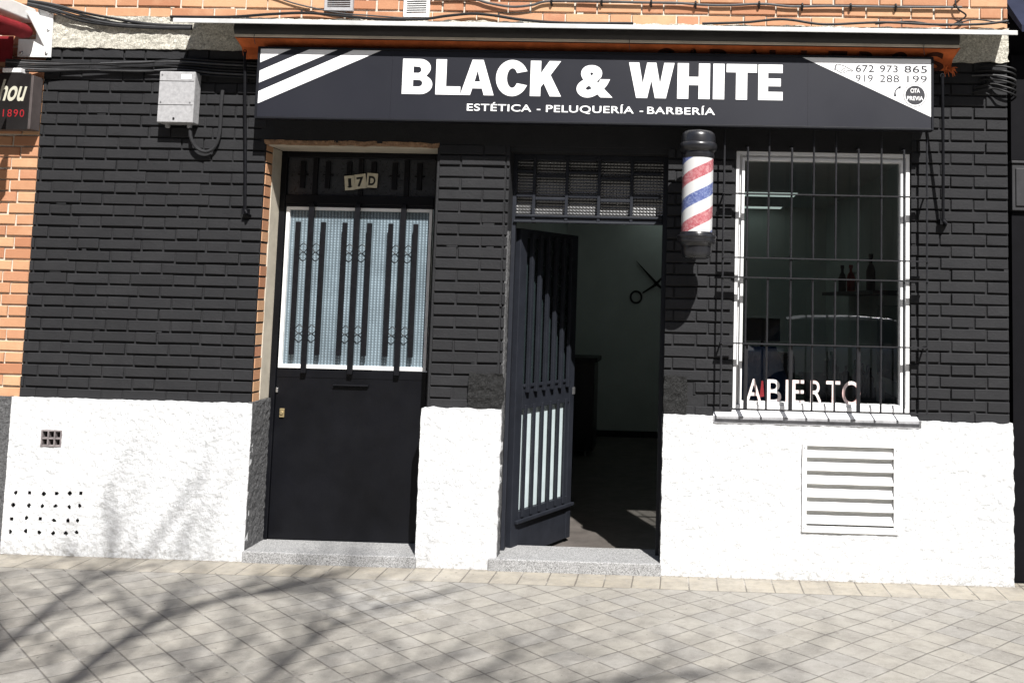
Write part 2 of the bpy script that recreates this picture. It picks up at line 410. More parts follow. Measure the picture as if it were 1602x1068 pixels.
class MB:
    def __init__(s):
        s.v, s.f, s.mi, s.t = [], [], [], []
    def add(s, vs, fs, m=0, t=0.5):
        b = len(s.v)
        s.v += [tuple(x) for x in vs]
        for f in fs:
            s.f.append([b + i for i in f]); s.mi.append(m); s.t.append(t)
        return s
    def box(s, x0, x1, y0, y1, z0, z1, m=0, t=0.5):
        vs = [(x, y, z) for x in (x0, x1) for y in (y0, y1) for z in (z0, z1)]
        return s.add(vs, [(0, 1, 3, 2), (4, 6, 7, 5), (0, 4, 5, 1), (2, 3, 7, 6), (0, 2, 6, 4), (1, 5, 7, 3)], m, t)
    def obox(s, c, ax, ay, az, m=0):
        """oriented box: centre and three half-axis vectors"""
        c, ax, ay, az = map(Vector, (c, ax, ay, az))
        vs = [c + i * ax + j * ay + l * az for i in (-1, 1) for j in (-1, 1) for l in (-1, 1)]
        return s.add(vs, [(0, 1, 3, 2), (4, 6, 7, 5), (0, 4, 5, 1), (2, 3, 7, 6), (0, 2, 6, 4), (1, 5, 7, 3)], m)
    def tube(s, pts, r, n=8, m=0, cap=True):
        pts = [Vector(p) for p in pts]
        rs = r if hasattr(r, '__len__') else [r] * len(pts)
        rings = []
        up = None
        for i, p in enumerate(pts):
            d = (pts[min(i + 1, len(pts) - 1)] - pts[max(i - 1, 0)])
            d = d.normalized() if d.length > 1e-9 else Vector((0, 0, 1))
            if up is None:
                a = Vector((0, 0, 1)) if abs(d.z) < 0.9 else Vector((0, 1, 0))
            else:
                a = up
            sd = d.cross(a)
            if sd.length < 1e-6:
                sd = d.cross(Vector((1, 0, 0)))
            sd.normalize()
            up = sd.cross(d).normalized()
            rings.append([p + rs[i] * (math.cos(2 * math.pi * j / n) * sd + math.sin(2 * math.pi * j / n) * up) for j in range(n)])
        vs = [q for rg in rings for q in rg]
        fs = [(i * n + j, i * n + (j + 1) % n, (i + 1) * n + (j + 1) % n, (i + 1) * n + j) for i in range(len(rings) - 1) for j in range(n)]
        if cap:
            fs += [tuple(range(n - 1, -1, -1)), tuple(range((len(rings) - 1) * n, len(rings) * n))]
        return s.add(vs, fs, m)
    def lathe(s, prof, cx, cy, n=40, m=0):
        vs = [(cx + r * math.cos(2 * math.pi * j / n), cy + r * math.sin(2 * math.pi * j / n), z) for r, z in prof for j in range(n)]
        fs = [(i * n + j, i * n + (j + 1) % n, (i + 1) * n + (j + 1) % n, (i + 1) * n + j) for i in range(len(prof) - 1) for j in range(n)]
        fs += [tuple(range(n)), tuple(range((len(prof) - 1) * n, len(prof) * n))]
        return s.add(vs, fs, m)
    def plate(s, poly, y0, y1, m=0):
        """polygon of (x, z) extruded from y0 (front) to y1"""
        n = len(poly)
        vs = [(x, y0, z) for x, z in poly] + [(x, y1, z) for x, z in poly]
        fs = [tuple(range(n)), tuple(range(2 * n - 1, n - 1, -1))] + [(i, i + n, (i + 1) % n + n, (i + 1) % n) for i in range(n)]
        return s.add(vs, fs, m)
    def prism_x(s, prof, x0, x1, m=0, mats=None):
        """profile of (y, z) extruded along x"""
        n = len(prof)
        b = len(s.v)
        s.v += [(x0, y, z) for y, z in prof] + [(x1, y, z) for y, z in prof]
        for i in range(n):
            s.f.append([b + i, b + (i + 1) % n, b + (i + 1) % n + n, b + i + n]); s.mi.append(mats[i] if mats else m); s.t.append(0.5)
        for f in (list(range(n - 1, -1, -1)), list(range(n, 2 * n))):
            s.f.append([b + i for i in f]); s.mi.append(m); s.t.append(0.5)
        return s
    def build(s, name, mats, parent=None, smooth=False, bevel=0.0, local=False, auto=False):
        off = Vector((0, 0, 0)) if (parent is None or local) else OFF[parent]
        me = bpy.data.meshes.new(name)
        me.from_pydata([(Vector(p) - off) for p in s.v], [], s.f)
        for mt in (mats if isinstance(mats, (list, tuple)) else [mats]):
            me.materials.append(MAT[mt] if isinstance(mt, str) else mt)
        me.polygons.foreach_set('material_index', s.mi)
        at = me.attributes.new('tint', 'FLOAT', 'FACE')
        at.data.foreach_set('value', s.t)
        bm = bmesh.new(); bm.from_mesh(me)
        bmesh.ops.recalc_face_normals(bm, faces=bm.faces)
        bm.to_mesh(me); bm.free()
        if smooth:
            me.polygons.foreach_set('use_smooth', [True] * len(me.polygons))
            me.set_sharp_from_angle(angle=R(35))
        me.update()
        o = bpy.data.objects.new(name, me)
        C.objects.link(o)
        if bevel:
            b = o.modifiers.new('bevel', 'BEVEL'); b.width = bevel; b.segments = 2; b.limit_method = 'ANGLE'; b.angle_limit = R(40)
        if parent is not None:
            o.parent = parent
        OFF[o] = Vector((0, 0, 0)) if local else off
        return o

def base_at(o, loc):
    """move the origin of a one-mesh thing to loc without moving its shape"""
    loc = Vector(loc)
    o.data.transform(Matrix.Translation(-loc)); o.location = loc; OFF[o] = loc
    return o

def text_mesh(body, cap, width=None, bold=0.0, depth=0.001, spacing=1.0, width_scale=1.0):
    """vertices / faces of a line of text: cap height in metres, starting at x=0, baseline z=0, front at y=0"""
    cu = bpy.data.curves.new('lettering', 'FONT')
    cu.body = body; cu.size = 1.0; cu.offset = bold; cu.space_character = spacing
    cu.resolution_u = 6
    o = bpy.data.objects.new('lettering', cu)
    C.objects.link(o)
    dg = bpy.context.evaluated_depsgraph_get()
    me = bpy.data.meshes.new_from_object(o.evaluated_get(dg))
    vs = [tuple(v.co) for v in me.vertices]
    fs = [tuple(p.vertices) for p in me.polygons]
    bpy.data.objects.remove(o); bpy.data.curves.remove(cu); bpy.data.meshes.remove(me)
    caph = CAPH + 2 * bold
    x0 = min(v[0] for v in vs); x1 = max(v[0] for v in vs)
    sc = cap / caph
    sx = width / (x1 - x0) if width else sc * width_scale
    flat = [((v[0] - x0) * sx, 0.0, (v[1] + bold) * sc) for v in vs]
    return flat, fs
CAPH = 0.729
def put_text(mb, body, x, y, z, cap, width=None, bold=0.0, m=0, rot=0.0, spacing=1.0, width_scale=1.0, depth=0.0015, shear=0.0):
    vs, fs = text_mesh(body, cap, width, bold, depth, spacing, width_scale)
    ca, sa = math.cos(rot), math.sin(rot)
    P = []
    for (a, _, c) in vs:
        a += shear * c
        P.append((x + a * ca - c * sa, y, z + a * sa + c * ca))
    # front sheet plus side walls
    n = len(P)
    edges = {}
    for f in fs:
        for i in range(len(f)):
            e = (f[i], f[(i + 1) % len(f)])
            if (e[1], e[0]) in edges: edges.pop((e[1], e[0]))
            else: edges[e] = 1
    V = P + [(p[0], p[1] + depth, p[2]) for p in P]
    F = list(fs) + [(a, b, b + n, a + n) for a, b in edges]
    mb.add(V, F, m)

def curve_poly(pts2d, holes):
    """triangulated flat polygon with holes"""
    from mathutils.geometry import tessellate_polygon
    loops = [[Vector((p[0], p[1], 0)) for p in pts2d]] + [[Vector((p[0], p[1], 0)) for p in h] for h in holes]
    tris = tessellate_polygon(loops)
    allp = [p for lp in loops for p in lp]
    return allp, tris, [len(lp) for lp in loops]
def put_glyph(mb, outer, holes, x0, x1, z0, z1, y, depth=0.0015, m=0):
    allp, tris, lens = curve_poly(outer, holes)
    P = [(x0 + p.x * (x1 - x0), y, z0 + p.y * (z1 - z0)) for p in allp]
    n = len(P)
    F = [tuple(t) for t in tris]
    b = 0
    for ln in lens:
        F += [(b + i, b + (i + 1) % ln, b + (i + 1) % ln + n, b + i + n) for i in range(ln)]
        b += ln
    mb.add(P + [(p[0], p[1] + depth, p[2]) for p in P], F, m)
def arc(cx, cy, rx, ry, a0, a1, n=14):
    return [(cx + rx * math.cos(R(a0 + (a1 - a0) * i / n)), cy + ry * math.sin(R(a0 + (a1 - a0) * i / n))) for i in range(n + 1)]

def fbm(x, y, z, s):
    return noise.fractal(Vector((x * s, y * s, z * s)), 1.0, 2.0, 4)

def rough_panel(mb, x0, x1, z0, z1, yf, yb, cell=0.012, amp=0.004, edge=0.004, m=0, holes=(), rects=(), round_=0.0, xedge=None):
    """rough-cast slab: displaced front sheet with uneven rim, closed to the back plane"""
    nx = max(2, round((x1 - x0) / cell)); nz = max(2, round((z1 - z0) / cell))
    b = len(mb.v)
    for i in range(nx + 1):
        for j in range(nz + 1):
            x = x0 + (x1 - x0) * i / nx; z = z0 + (z1 - z0) * j / nz
            d = amp * fbm(x, 3.1, z, 28) + amp * 0.6 * fbm(x, 9.7, z, 5)
            y = yf - d
            ex = edge * fbm(0.3, 5.5, z, 14); ez = edge * fbm(x, 1.7, 0.5, 14)
            if i in (0, nx): x += (ex if i else -ex * 0.5) * (1.0 if xedge is None else xedge)
            if j in (0, nz) and z0 > 0.02 or j == nz: z += ez
            if round_ and (i in (0, nx) or j == nz): y += round_
            mb.v.append((x, y, z))
    def hole(i, j):
        xc = x0 + (x1 - x0) * (i + .5) / nx; zc = z0 + (z1 - z0) * (j + .5) / nz
        return any((xc - hx) ** 2 + (zc - hz) ** 2 < hr * hr for hx, hz, hr in holes) or any(a < xc < b_ and c_ < zc < d_ for a, b_, c_, d_ in rects)
    idx = lambda i, j: b + i * (nz + 1) + j
    for i in range(nx):
        for j in range(nz):
            if (holes or rects) and hole(i, j): continue
            mb.f.append([idx(i, j), idx(i + 1, j), idx(i + 1, j + 1), idx(i, j + 1)]); mb.mi.append(m); mb.t.append(0.5)
    rim = [idx(i, 0) for i in range(nx)] + [idx(nx, j) for j in range(nz)] + [idx(i, nz) for i in range(nx, 0, -1)] + [idx(0, j) for j in range(nz, 0, -1)]
    bb = len(mb.v)
    for r_ in rim:
        p = mb.v[r_]; mb.v.append((p[0], yb, p[2]))
    n = len(rim)
    for i in range(n):
        mb.f.append([rim[i], rim[(i + 1) % n], bb + (i + 1) % n, bb + i]); mb.mi.append(m); mb.t.append(0.5)

def bricks(mb, x0, x1, k0, k1, zbase, odd, even, pitch, head, depth=0.014, yfront=0.0, m=0, fill=0.004, fm=1, odd_first=1, cut=None, jit=0.0015):
    """Flemish bond: every brick its own bevelled block; mortar bridges fill the upright joints"""
    P = 0.0667
    for kk in range(k0, k1):
        zk = zbase + P * kk
        ph = odd if kk % 2 else even
        i0 = int(math.floor((x0 - ph) / pitch)) - 1
        xs = []
        x = ph + i0 * pitch
        while x < x1 + pitch:
            xs.append((x, x + head)); xs.append((x + head, x + pitch)); x += pitch
        for a, b_ in xs:
            xa, xb = max(a + 0.0048, x0), min(b_ - 0.0048, x1)
            if a < x1 and a > x0 and fill is not None:
                if rnd.random() < 0.93:
                    mb.box(a - 0.0062, a + 0.0062, yfront + fill + rnd.uniform(0, .002), yfront + 0.02, zk - 0.007, zk + P - 0.006, fm, rnd.random())
            if xb - xa < 0.012: continue
            if fill is not None and rnd.random() < 0.07:
                xl = rnd.uniform(xa, xb - .02); xr = min(xb, xl + rnd.uniform(.02, .07))
                mb.box(xl, xr, yfront + rnd.uniform(.0015, .006), yfront + .02, zk - .006 + rnd.uniform(0, .004), zk + .0065, fm, rnd.random())
            if cut and cut(0.5 * (xa + xb), zk): continue
            j = lambda s=jit * 1.6: rnd.uniform(-s, s)
            za, zb = zk + 0.006 + j(.0018), zk + P - 0.0058 + j(.0018)
            yf = yfront + rnd.uniform(-0.0040, 0.0018)
            bv = 0.003
            yb = yfront + depth
            tl = j(0.0022)
            if xa > x0: xa += j()
            if xb < x1: xb += j()
            vs = [(xa, yb, za), (xb, yb, za), (xb, yb, zb), (xa, yb, zb),
                  (xa, yf + bv, za), (xb, yf + bv, za + tl), (xb, yf + bv, zb + tl), (xa, yf + bv, zb),
                  (xa + bv, yf, za + bv), (xb - bv, yf + tl, za + bv + tl), (xb - bv, yf + tl, zb - bv + tl), (xa + bv, yf, zb - bv)]
            fs = [(8, 9, 10, 11)]
            for q in (0, 4):
                fs += [(q + i, q + (i + 1) % 4, q + 4 + (i + 1) % 4, q + 4 + i) for i in range(4)]
            mb.add(vs, fs, m, rnd.random())

#BODY
# ------------------------------------------------------------------ ground
mb = MB()
mb.add([(-14, 0.06, 0), (18, 0.06, 0), (18, -7.6, 0), (-14, -7.6, 0)], [(0, 1, 2, 3)])
tag(mb.build('pavement', 'pavement_tiles'), kind='structure')
mb = MB(); mb.box(-14, 18, -7.8, -7.6, -0.3, 0.0)
tag(mb.build('kerb', 'kerb_stone', bevel=0.015), kind='structure')
mb = MB(); mb.add([(-300, -7.7, -0.13), (300, -7.7, -0.13), (300, -300, -0.13), (-300, -300, -0.13)], [(0, 1, 2, 3)])
tag(mb.build('road', 'asphalt'), kind='structure')
mb = MB(); mb.add([(-300, 300, -0.134), (300, 300, -0.134), (300, -7.7, -0.134), (-300, -7.7, -0.134)], [(0, 1, 2, 3)])
tag(mb.build('ground', 'asphalt'), kind='structure')

# ------------------------------------------------------------------ the barber shop building
SHOP = thing('shop_building', (4.0, 0.14, 0.0), 'black painted brick barber shop front with white roughcast base and two doors', 'building')
def has_patch(x, z):
    return (2.81 < x < 3.02 and 0.90 < z < 1.07) or (3.90 < x < 4.05 and 0.90 < z < 1.07)
# masonry behind the bricks
mb = MB()
D0, D1 = 0.012, 0.28
for (x0, x1, z0, z1) in [(0.2, 1.556, 0, 2.94), (2.572, 3.0, 0, 2.94), (3.92, 4.215, 0, 2.94), (5.312, 5.862, 0, 2.94),
                         (4.312, 5.312, 0, 0.905), (1.556, 2.572, 2.40, 2.94), (3.0, 3.92, 2.368, 2.94), (4.312, 5.312, 2.395, 2.94)]:
    mb.box(x0, x1, D0, D1, z0, z1)
mb.box(0.2, 0.42, D1, 6.05, -0.1, 2.94); mb.box(5.70, 5.862, D1, 6.05, -0.1, 2.94)
mb.box(4.215, 4.312, D0, 0.09, 0, 2.94)
mb.box(1.53, 5.335, 0.001, D0, 2.395, 2.545)                     # smooth rendered lintel band
ZB = 1.070
bricks(mb, 0.2, 1.556, -3, 28, ZB, 0.296, 0.476, 0.3815, 0.1285, fill=0.0055, fm=0)
bricks(mb, 2.572, 2.999, -3, 20, ZB, 2.845, 2.583, 0.393, 0.131, fill=0.003, fm=0, cut=has_patch)
bricks(mb, 3.921, 4.311, -3, 20, ZB, 3.967, 4.165, 0.393, 0.131, fill=0.006, fm=0, cut=has_patch)
bricks(mb, 5.313, 5.862, -3, 28, ZB, 5.537, 5.345, 0.393, 0.131, fill=0.0065, fm=0)
bricks(mb, 1.556, 5.312, 22, 28, ZB, 0.296, 0.476, 0.3815, 0.1285, fill=0.004, fm=0)
mb.build('brick_wall', ['black_brick_paint'], SHOP)
# bare orange brick ends and plaster on the left reveal of the closed door
mb = MB()
for kk in range(-3, 20):
    zk = ZB + 0.0667 * kk
    mb.box(1.53, 1.5585 + rnd.uniform(-.002, .004), 0.0165 + rnd.uniform(0, .003), 0.105, max(0.885, zk + .006), min(zk + .061, 2.385), 0, rnd.random())
mb.build('bare_brick_edge', ['orange_brick'], SHOP)
mb = MB()
mb.box(1.54, 1.5535, 0.019, 0.104, 0.885, 2.385)
mb.build('bare_mortar', ['pale_mortar'], SHOP)
mb = MB()
mb.box(1.545, 1.563, 0.106, 0.275, 0.885, 2.372)
mb.box(1.5635, 2.5715, 0.02, 0.275, 2.372, 2.392)
mb.build('plaster_reveal', ['cream_plaster'], SHOP, bevel=0.004)
mb = MB(); rough_panel(mb, 1.548, 2.584, 2.378, 2.404, -0.002, 0.02, 0.008, 0.006, 0.007)
mb.build('lintel_edge', ['brown_cement'], SHOP)
# white roughcast base
mb = MB()
weeps = [(0.152, .336), (0.238, .341), (0.317, .345), (0.401, .34), (0.475, .344), (0.551, .347), (0.616, .349), (0.228, .273), (0.32, .273), (0.398, .272),
         (0.476, .275), (0.554, .272), (0.615, .279), (0.224, .194), (0.31, .203), (0.392, .2), (0.471, .194), (0.553, .197), (0.61, .198),
         (0.223, .124), (0.313, .13), (0.392, .124), (0.471, .123), (0.545, .125), (0.607, .132)]
rough_panel(mb, 0.172, 1.575, 0.0, 0.879, -0.022, 0.02, 0.0062, 0.0036, 0.006, holes=[(a, b_, 0.0108) for a, b_ in weeps], rects=[(0.362, 0.480, 0.605, 0.698)], xedge=0.3)
mb.build('base', ['white_stucco'], SHOP)
mb = MB(); rough_panel(mb, 2.548, 3.006, 0.0, 0.884, -0.022, 0.05, 0.010, 0.004, 0.007)
mb.build('base', ['white_stucco'], SHOP)
mb = MB(); rough_panel(mb, 3.924, 5.876, 0.0, 0.883, -0.022, 0.05, 0.010, 0.0042, 0.007, rects=[(4.718, 5.228, 0.272, 0.738)])
mb.build('base', ['white_stucco'], SHOP)
for a, b_ in weeps:
    mb = MB(); mb.box(a - .016, a + .016, -0.001, 0.004, b_ - .016, b_ + .016)
    mb.build('drain_hole', ['hole_dark'], SHOP)
mb = MB(); rough_panel(mb, -0.017, 0.27, 0.045, 0.886, 0.0, 0.03, 0.0085, 0.005, 0.004, xedge=0.0)
mb.v = [(1.5765 - (y) * 0.9, x, z) for (x, y, z) in mb.v]
mb.build('reveal_plinth', ['grey_stucco'], SHOP)
mb = MB()
rough_panel(mb, 2.812, 3.008, 0.886, 1.084, -0.014, 0.02, 0.009, 0.009, 0.009)
mb.build('cement_patch', ['dark_stucco'], SHOP)
mb = MB(); rough_panel(mb, 3.924, 4.056, 0.886, 1.098, -0.014, 0.02, 0.009, 0.009, 0.009)
mb.build('cement_patch', ['dark_stucco'], SHOP)
mb = MB()
rough_panel(mb, 0.0, 0.07, 0.06, 1.9, 0.0, 0.02, 0.012, 0.005, 0.005)
mb.v = [(3.008 - y * 0.8, x + 0.006, z) for (x, y, z) in mb.v]
mb.build('doorway_edge', ['grey_stucco'], SHOP)
mb = MB(); rough_panel(mb, 0.0, 0.26, 0.03, 0.884, 0.0, 0.02, 0.012, 0.006, 0.006)
mb.v = [(3.918 + y * 0.8, x + 0.012, z) for (x, y, z) in mb.v]
mb.build('doorway_edge', ['grey_stucco'], SHOP)
# thresholds
for (x0, x1, zt) in ((1.572, 2.556, 0.062), (2.965, 3.93, 0.066)):
    mb = MB(); mb.box(x0, x1, -0.042, 0.26 if x0 < 2 else 0.29, -0.06, zt)
    mb.build('threshold', ['granite'], SHOP, bevel=0.006)
# cream roughcast band above the bricks and orange upper wall
mb = MB(); rough_panel(mb, 0.206, 5.868, 2.932, 3.128, -0.012, 0.28, 0.014, 0.006, 0.009)
mb.build('roughcast_band', ['cream_roughcast'], SHOP)
mb = MB()
mb.box(-3.0, 5.866, 0.010, 0.28, 3.134, 7.2, 1); mb.box(-3.0, 5.866, 0.28, 6.05, 3.0, 7.2, 1)
bricks(mb, -0.6, 5.866, -1, 14, 3.188, 3.949, 3.744, 0.3925, 0.131, depth=0.016, fill=0.006, fm=1, m=0)
mb.build('upper_wall', ['orange_brick', 'pale_mortar'], SHOP)
# slanted sill under the barred window
mb = MB()
mb.prism_x([(0.052, 0.946), (-0.0245, 0.884), (-0.0255, 0.881), (-0.0255, 0.844), (0.0, 0.846), (0.052, 0.846)], 4.206, 5.354, mats=[0, 1, 1, 1, 1, 1])
mb.build('window_sill', ['sill_white', 'sill_grey'], SHOP)
# interior shell
mb = MB(); mb.box(0.42, 5.70, 0.28, 6.05, -0.09, -0.03)
mb.box(3.0, 3.92, 0.06, 0.28, -0.09, -0.03)
mb.build('interior_floor', ['interior_floor'], SHOP)
mb = MB()
mb.box(2.70, 5.70, 5.76, 5.80, -0.05, 2.6); mb.box(2.66, 2.70, 0.28, 5.80, -0.05, 2.6); mb.box(5.66, 5.70, 0.285, 5.76, -0.05, 2.6)
mb.box(4.32, 5.66, 0.281, 0.29, -0.05, 0.90); mb.box(3.93, 4.21, 0.281, 0.29, -0.05, 2.6)
mb.build('interior_wall', ['interior_paint'], SHOP)
mb = MB(); mb.box(2.66, 5.70, 0.285, 5.80, 2.60, 2.64)
mb.build('interior_ceiling', ['interior_ceiling'], SHOP)
mb = MB(); mb.box(2.70, 5.66, 5.745, 5.76, -0.05, 0.04); mb.box(5.645, 5.66, 0.29, 5.745, -0.05, 0.04)
mb.build('skirting', ['interior_dark'], SHOP)

# ---- closed door (left)
mb = MB()
yf, yb = 0.235, 0.285
mb.box(1.556, 1.598, yf, yb, 0.062, 2.372); mb.box(2.508, 2.572, yf, yb, 0.062, 2.39)
mb.box(1.598, 2.508, yf, yb, 2.335, 2.372); mb.box(1.598, 2.508, yf, yb, 2.052, 2.108)
mb.box(1.598, 2.508, yf + .004, yb, 2.035, 2.0515)
CD = mb.build('closed_door', ['black_door_paint'], SHOP, bevel=0.004)
mb = MB(); mb.box(1.602, 2.504, 0.247, 0.275, 0.066, 1.060); mb.box(1.602, 2.504, 0.2445, 0.2465, 1.012, 1.062)
mb.build('leaf_panel', ['black_door_paint'], CD, bevel=0.003)
mb = MB(); mb.box(1.598, 2.508, 0.262, 0.272, 2.108, 2.335)
mb.build('transom_panel', ['transom_glass'], CD)
mb = MB()
mb.box(1.608, 1.628, 0.238, 0.272, 1.066, 2.034); mb.box(2.482, 2.500, 0.238, 0.272, 1.066, 2.034)
mb.box(1.628, 2.482, 0.238, 0.272, 2.016, 2.034); mb.box(1.628, 2.482, 0.238, 0.272, 1.066, 1.088)
mb.build('pane_frame', ['white_paint'], CD, bevel=0.002)
mb = MB(); mb.add([(1.628, 0.262, 1.088), (2.482, 0.262, 1.088), (2.482, 0.262, 2.016), (1.628, 0.262, 2.016)], [(0, 1, 2, 3)])
mb.build('pane', ['reeded_pane'], CD)
for x in (1.770, 2.050, 2.331):
    mb = MB(); mb.box(x - .0155, x + .0155, 0.212, 0.230, 1.040, 2.056)
    mb.box(x - .013, x + .013, 0.230, 0.246, 1.040, 1.062); mb.box(x - .013, x + .013, 0.230, 0.238, 2.036, 2.056)
    mb.build('bar', ['bar_paint'], CD, bevel=0.002)
for i, x in enumerate((1.692, 1.846, 1.977, 2.127, 2.256, 2.408)):
    mb = MB(); mb.box(x - .0145, x + .0145, 0.213, 0.229, 1.148, 1.942)
    mb.build('bar', ['bar_paint'], CD, bevel=0.002)
for xl in (1.770, 2.050, 2.331):
    for z in (1.786, 1.298):
        for sgn in (-1, 1):
            xc = xl + sgn * 0.038
            mb = MB()
            ring = [(xc + 0.026 * a, 0.221, z + 0.026 * b_) for a, b_ in ((-1, 0.15), (-.2, 1), (0.15, 1), (1, 0.2), (1, -.15), (.2, -1), (-.15, -1), (-1, -.2), (-1, .15))]
            mb.tube(ring, 0.0026, 6)
            mb.build('link', ['bar_paint'], CD, smooth=True)
for x in (1.770, 2.050, 2.331):
    mb = MB(); mb.box(x - .014, x + .014, 0.246, 0.2605, 2.112, 2.332)
    mb.build('transom_bar', ['bar_paint'], CD)
for x in (1.692, 1.846, 1.977, 2.127, 2.256, 2.408):
    mb = MB(); mb.box(x - .0145, x + .0145, 0.247, 0.2605, 2.150, 2.315)
    mb.box(x - .03, x + .03, 0.25, 0.2605, 2.228, 2.238)
    mb.build('transom_bar', ['bar_paint'], CD)
mb = MB(); mb.prism_x([(0.2465, 0.978), (0.226, 0.975), (0.226, 0.969), (0.236, 0.966), (0.2465, 0.960)], 1.950, 2.160)
mb.build('letter_slot', ['bar_paint'], CD, bevel=0.001)
mb = MB(); mb.box(1.633, 1.661, 0.237, 0.247, 0.774, 0.826); mb.lathe([(0.011, 0), (0.011, 0.006)], 0, 0, 16)
n0 = 8
mb.v = mb.v[:n0] + [(1.647 + x, 0.237 - z, 0.800 + y) for x, y, z in mb.v[n0:]]
mb.build('lock', ['brass'], CD, bevel=0.002)
mb = MB(); mb.box(1.604, 1.616, 0.236, 0.247, 0.920, 0.948)
mb.build('latch', ['metal_bright'], CD, bevel=0.002)
for ch, xc, zc, wd, rot in (('1', 1.986, 2.186, 0.062, 0.10), ('7', 2.050, 2.196, 0.072, 0.14), ('D', 2.122, 2.203, 0.066, -0.05)):
    hx, hz = wd / 2, 0.044
    ca, sa = math.cos(rot), math.sin(rot)
    mb = MB()
    pl = [(xc + a * hx * ca - b_ * hz * sa, zc + a * hx * sa + b_ * hz * ca) for a, b_ in ((-1, -1), (1, -1), (1, 1), (-1, 1))]
    mb.plate(pl, 0.242, 0.2445)
    wds = 0.018 if ch == '1' else 0.042
    lx, lz = -wds / 2, -0.030
    put_text(mb, ch, xc + lx * ca - lz * sa, 0.2405, zc + lx * sa + lz * ca, 0.060, wds, 0.035, 1, rot)
    if ch in '1':
        a = [(-0.014, -0.026), (0.014, -0.026), (0.014, -0.020), (-0.014, -0.020)]
        mb.plate([(xc + p * ca - q * sa, zc + p * sa + q * ca) for p, q in a], 0.2406, 0.2416, 1)
    mb.build('number_plate', ['plate_cream', 'ink_black'], CD)

# ---- open doorway (middle)
mb = MB()
ya, yb = 0.145, 0.195
mb.box(2.998, 3.022, ya, yb, 0.066, 2.368); mb.box(3.892, 3.919, ya, yb, 0.066, 2.368)
mb.box(3.022, 3.892, ya, yb, 2.334, 2.368); mb.box(3.022, 3.892, ya, yb, 1.966, 2.000)
mb.box(3.022, 3.892, ya - .012, ya - .0005, 1.994, 2.008); mb.box(3.010, 3.892, ya - .016, ya - .0005, 1.961, 1.972)
DF = mb.build('door_frame', ['steel_paint'], SHOP, bevel=0.003)
mb = MB(); mb.add([(3.012, 0.178, 2.000), (3.892, 0.178, 2.000), (3.892, 0.178, 2.334), (3.012, 0.178, 2.334)], [(0, 1, 2, 3)])
mb.build('transom_pane', ['hammered_pane'], DF)
tx = [3.012, 3.126, 3.320, 3.512, 3.706, 3.892]
for x in tx[1:5]:
    mb = MB(); mb.box(x - .009, x + .009, 0.138, 0.158, 1.974, 2.356)
    mb.build('transom_bar', ['steel_paint'], DF, bevel=0.002)
for i, (za, zb) in enumerate(((2.266, 2.123), (2.238, 2.105), (2.264, 2.122), (2.233, 2.100), (2.263, 2.126))):
    for z in (za, zb):
        mb = MB(); mb.box(tx[i] + .0095, tx[i + 1] - .0095, 0.140, 0.158, z - .008, z + .008)
        mb.build('transom_bar', ['steel_paint'], DF, bevel=0.002)
# open leaf, built along its own x axis and hinged at the left jamb
ANG = math.atan2(0.625, 0.280)
LW, LB, LT = 0.688, -0.005, 1.930
mb = MB()
mb.box(0, 0.075, -0.02, 0.02, LB, LT); mb.box(LW - .055, LW, -0.02, 0.02, LB, LT)
mb.box(.075, LW - .055, -0.02, 0.02, LT - .05, LT); mb.box(.075, LW - .055, -0.02, 0.02, 0.855, 1.000)
mb.box(.075, LW - .055, -0.02, 0.02, 0.185, 0.262); mb.box(.075, LW - .055, -0.014, 0.014, LB, 0.185)
mb.box(0.03, LW + .004, -0.042, -0.0205, 0.196, 0.216)
mb.box(.075, LW - .055, -0.030, -0.0205, 0.985, 1.004)
OD = mb.build('open_door', ['steel_paint'], SHOP, bevel=0.003, local=True)
OD.location = Vector((3.030, 0.215, 0)) - OFF[SHOP]
OD.rotation_euler = (0, 0, ANG)
mb = MB(); mb.box(.076, LW - .056, 0.004, 0.012, 1.001, LT - .051)
mb.build('upper_pane', ['smoked_pane'], OD, local=True)
mb = MB(); mb.box(.076, LW - .056, 0.004, 0.012, 0.263, 0.854)
mb.build('lower_pane', ['frosted_panel'], OD, local=True)
for i in range(6):
    x = 0.108 + i * 0.0945
    mb = MB(); mb.box(x - .013, x + .013, -0.046, -0.024, 0.955, LT - .03)
    mb.box(x - .010, x + .010, -0.0235, -0.0195, 0.955, 0.975)
    mb.build('bar', ['steel_paint'], OD, bevel=0.002, local=True)
    mb = MB(); mb.box(x - .0125, x + .0125, -0.031, -0.021, 0.225, 0.880)
    mb.build('bar', ['steel_paint'], OD, bevel=0.002, local=True)
mb = MB(); mb.box(LW - .02, LW + .008, -0.024, 0.024, 0.90, 0.945)
mb.build('lock', ['metal_bright'], OD, bevel=0.002, local=True)

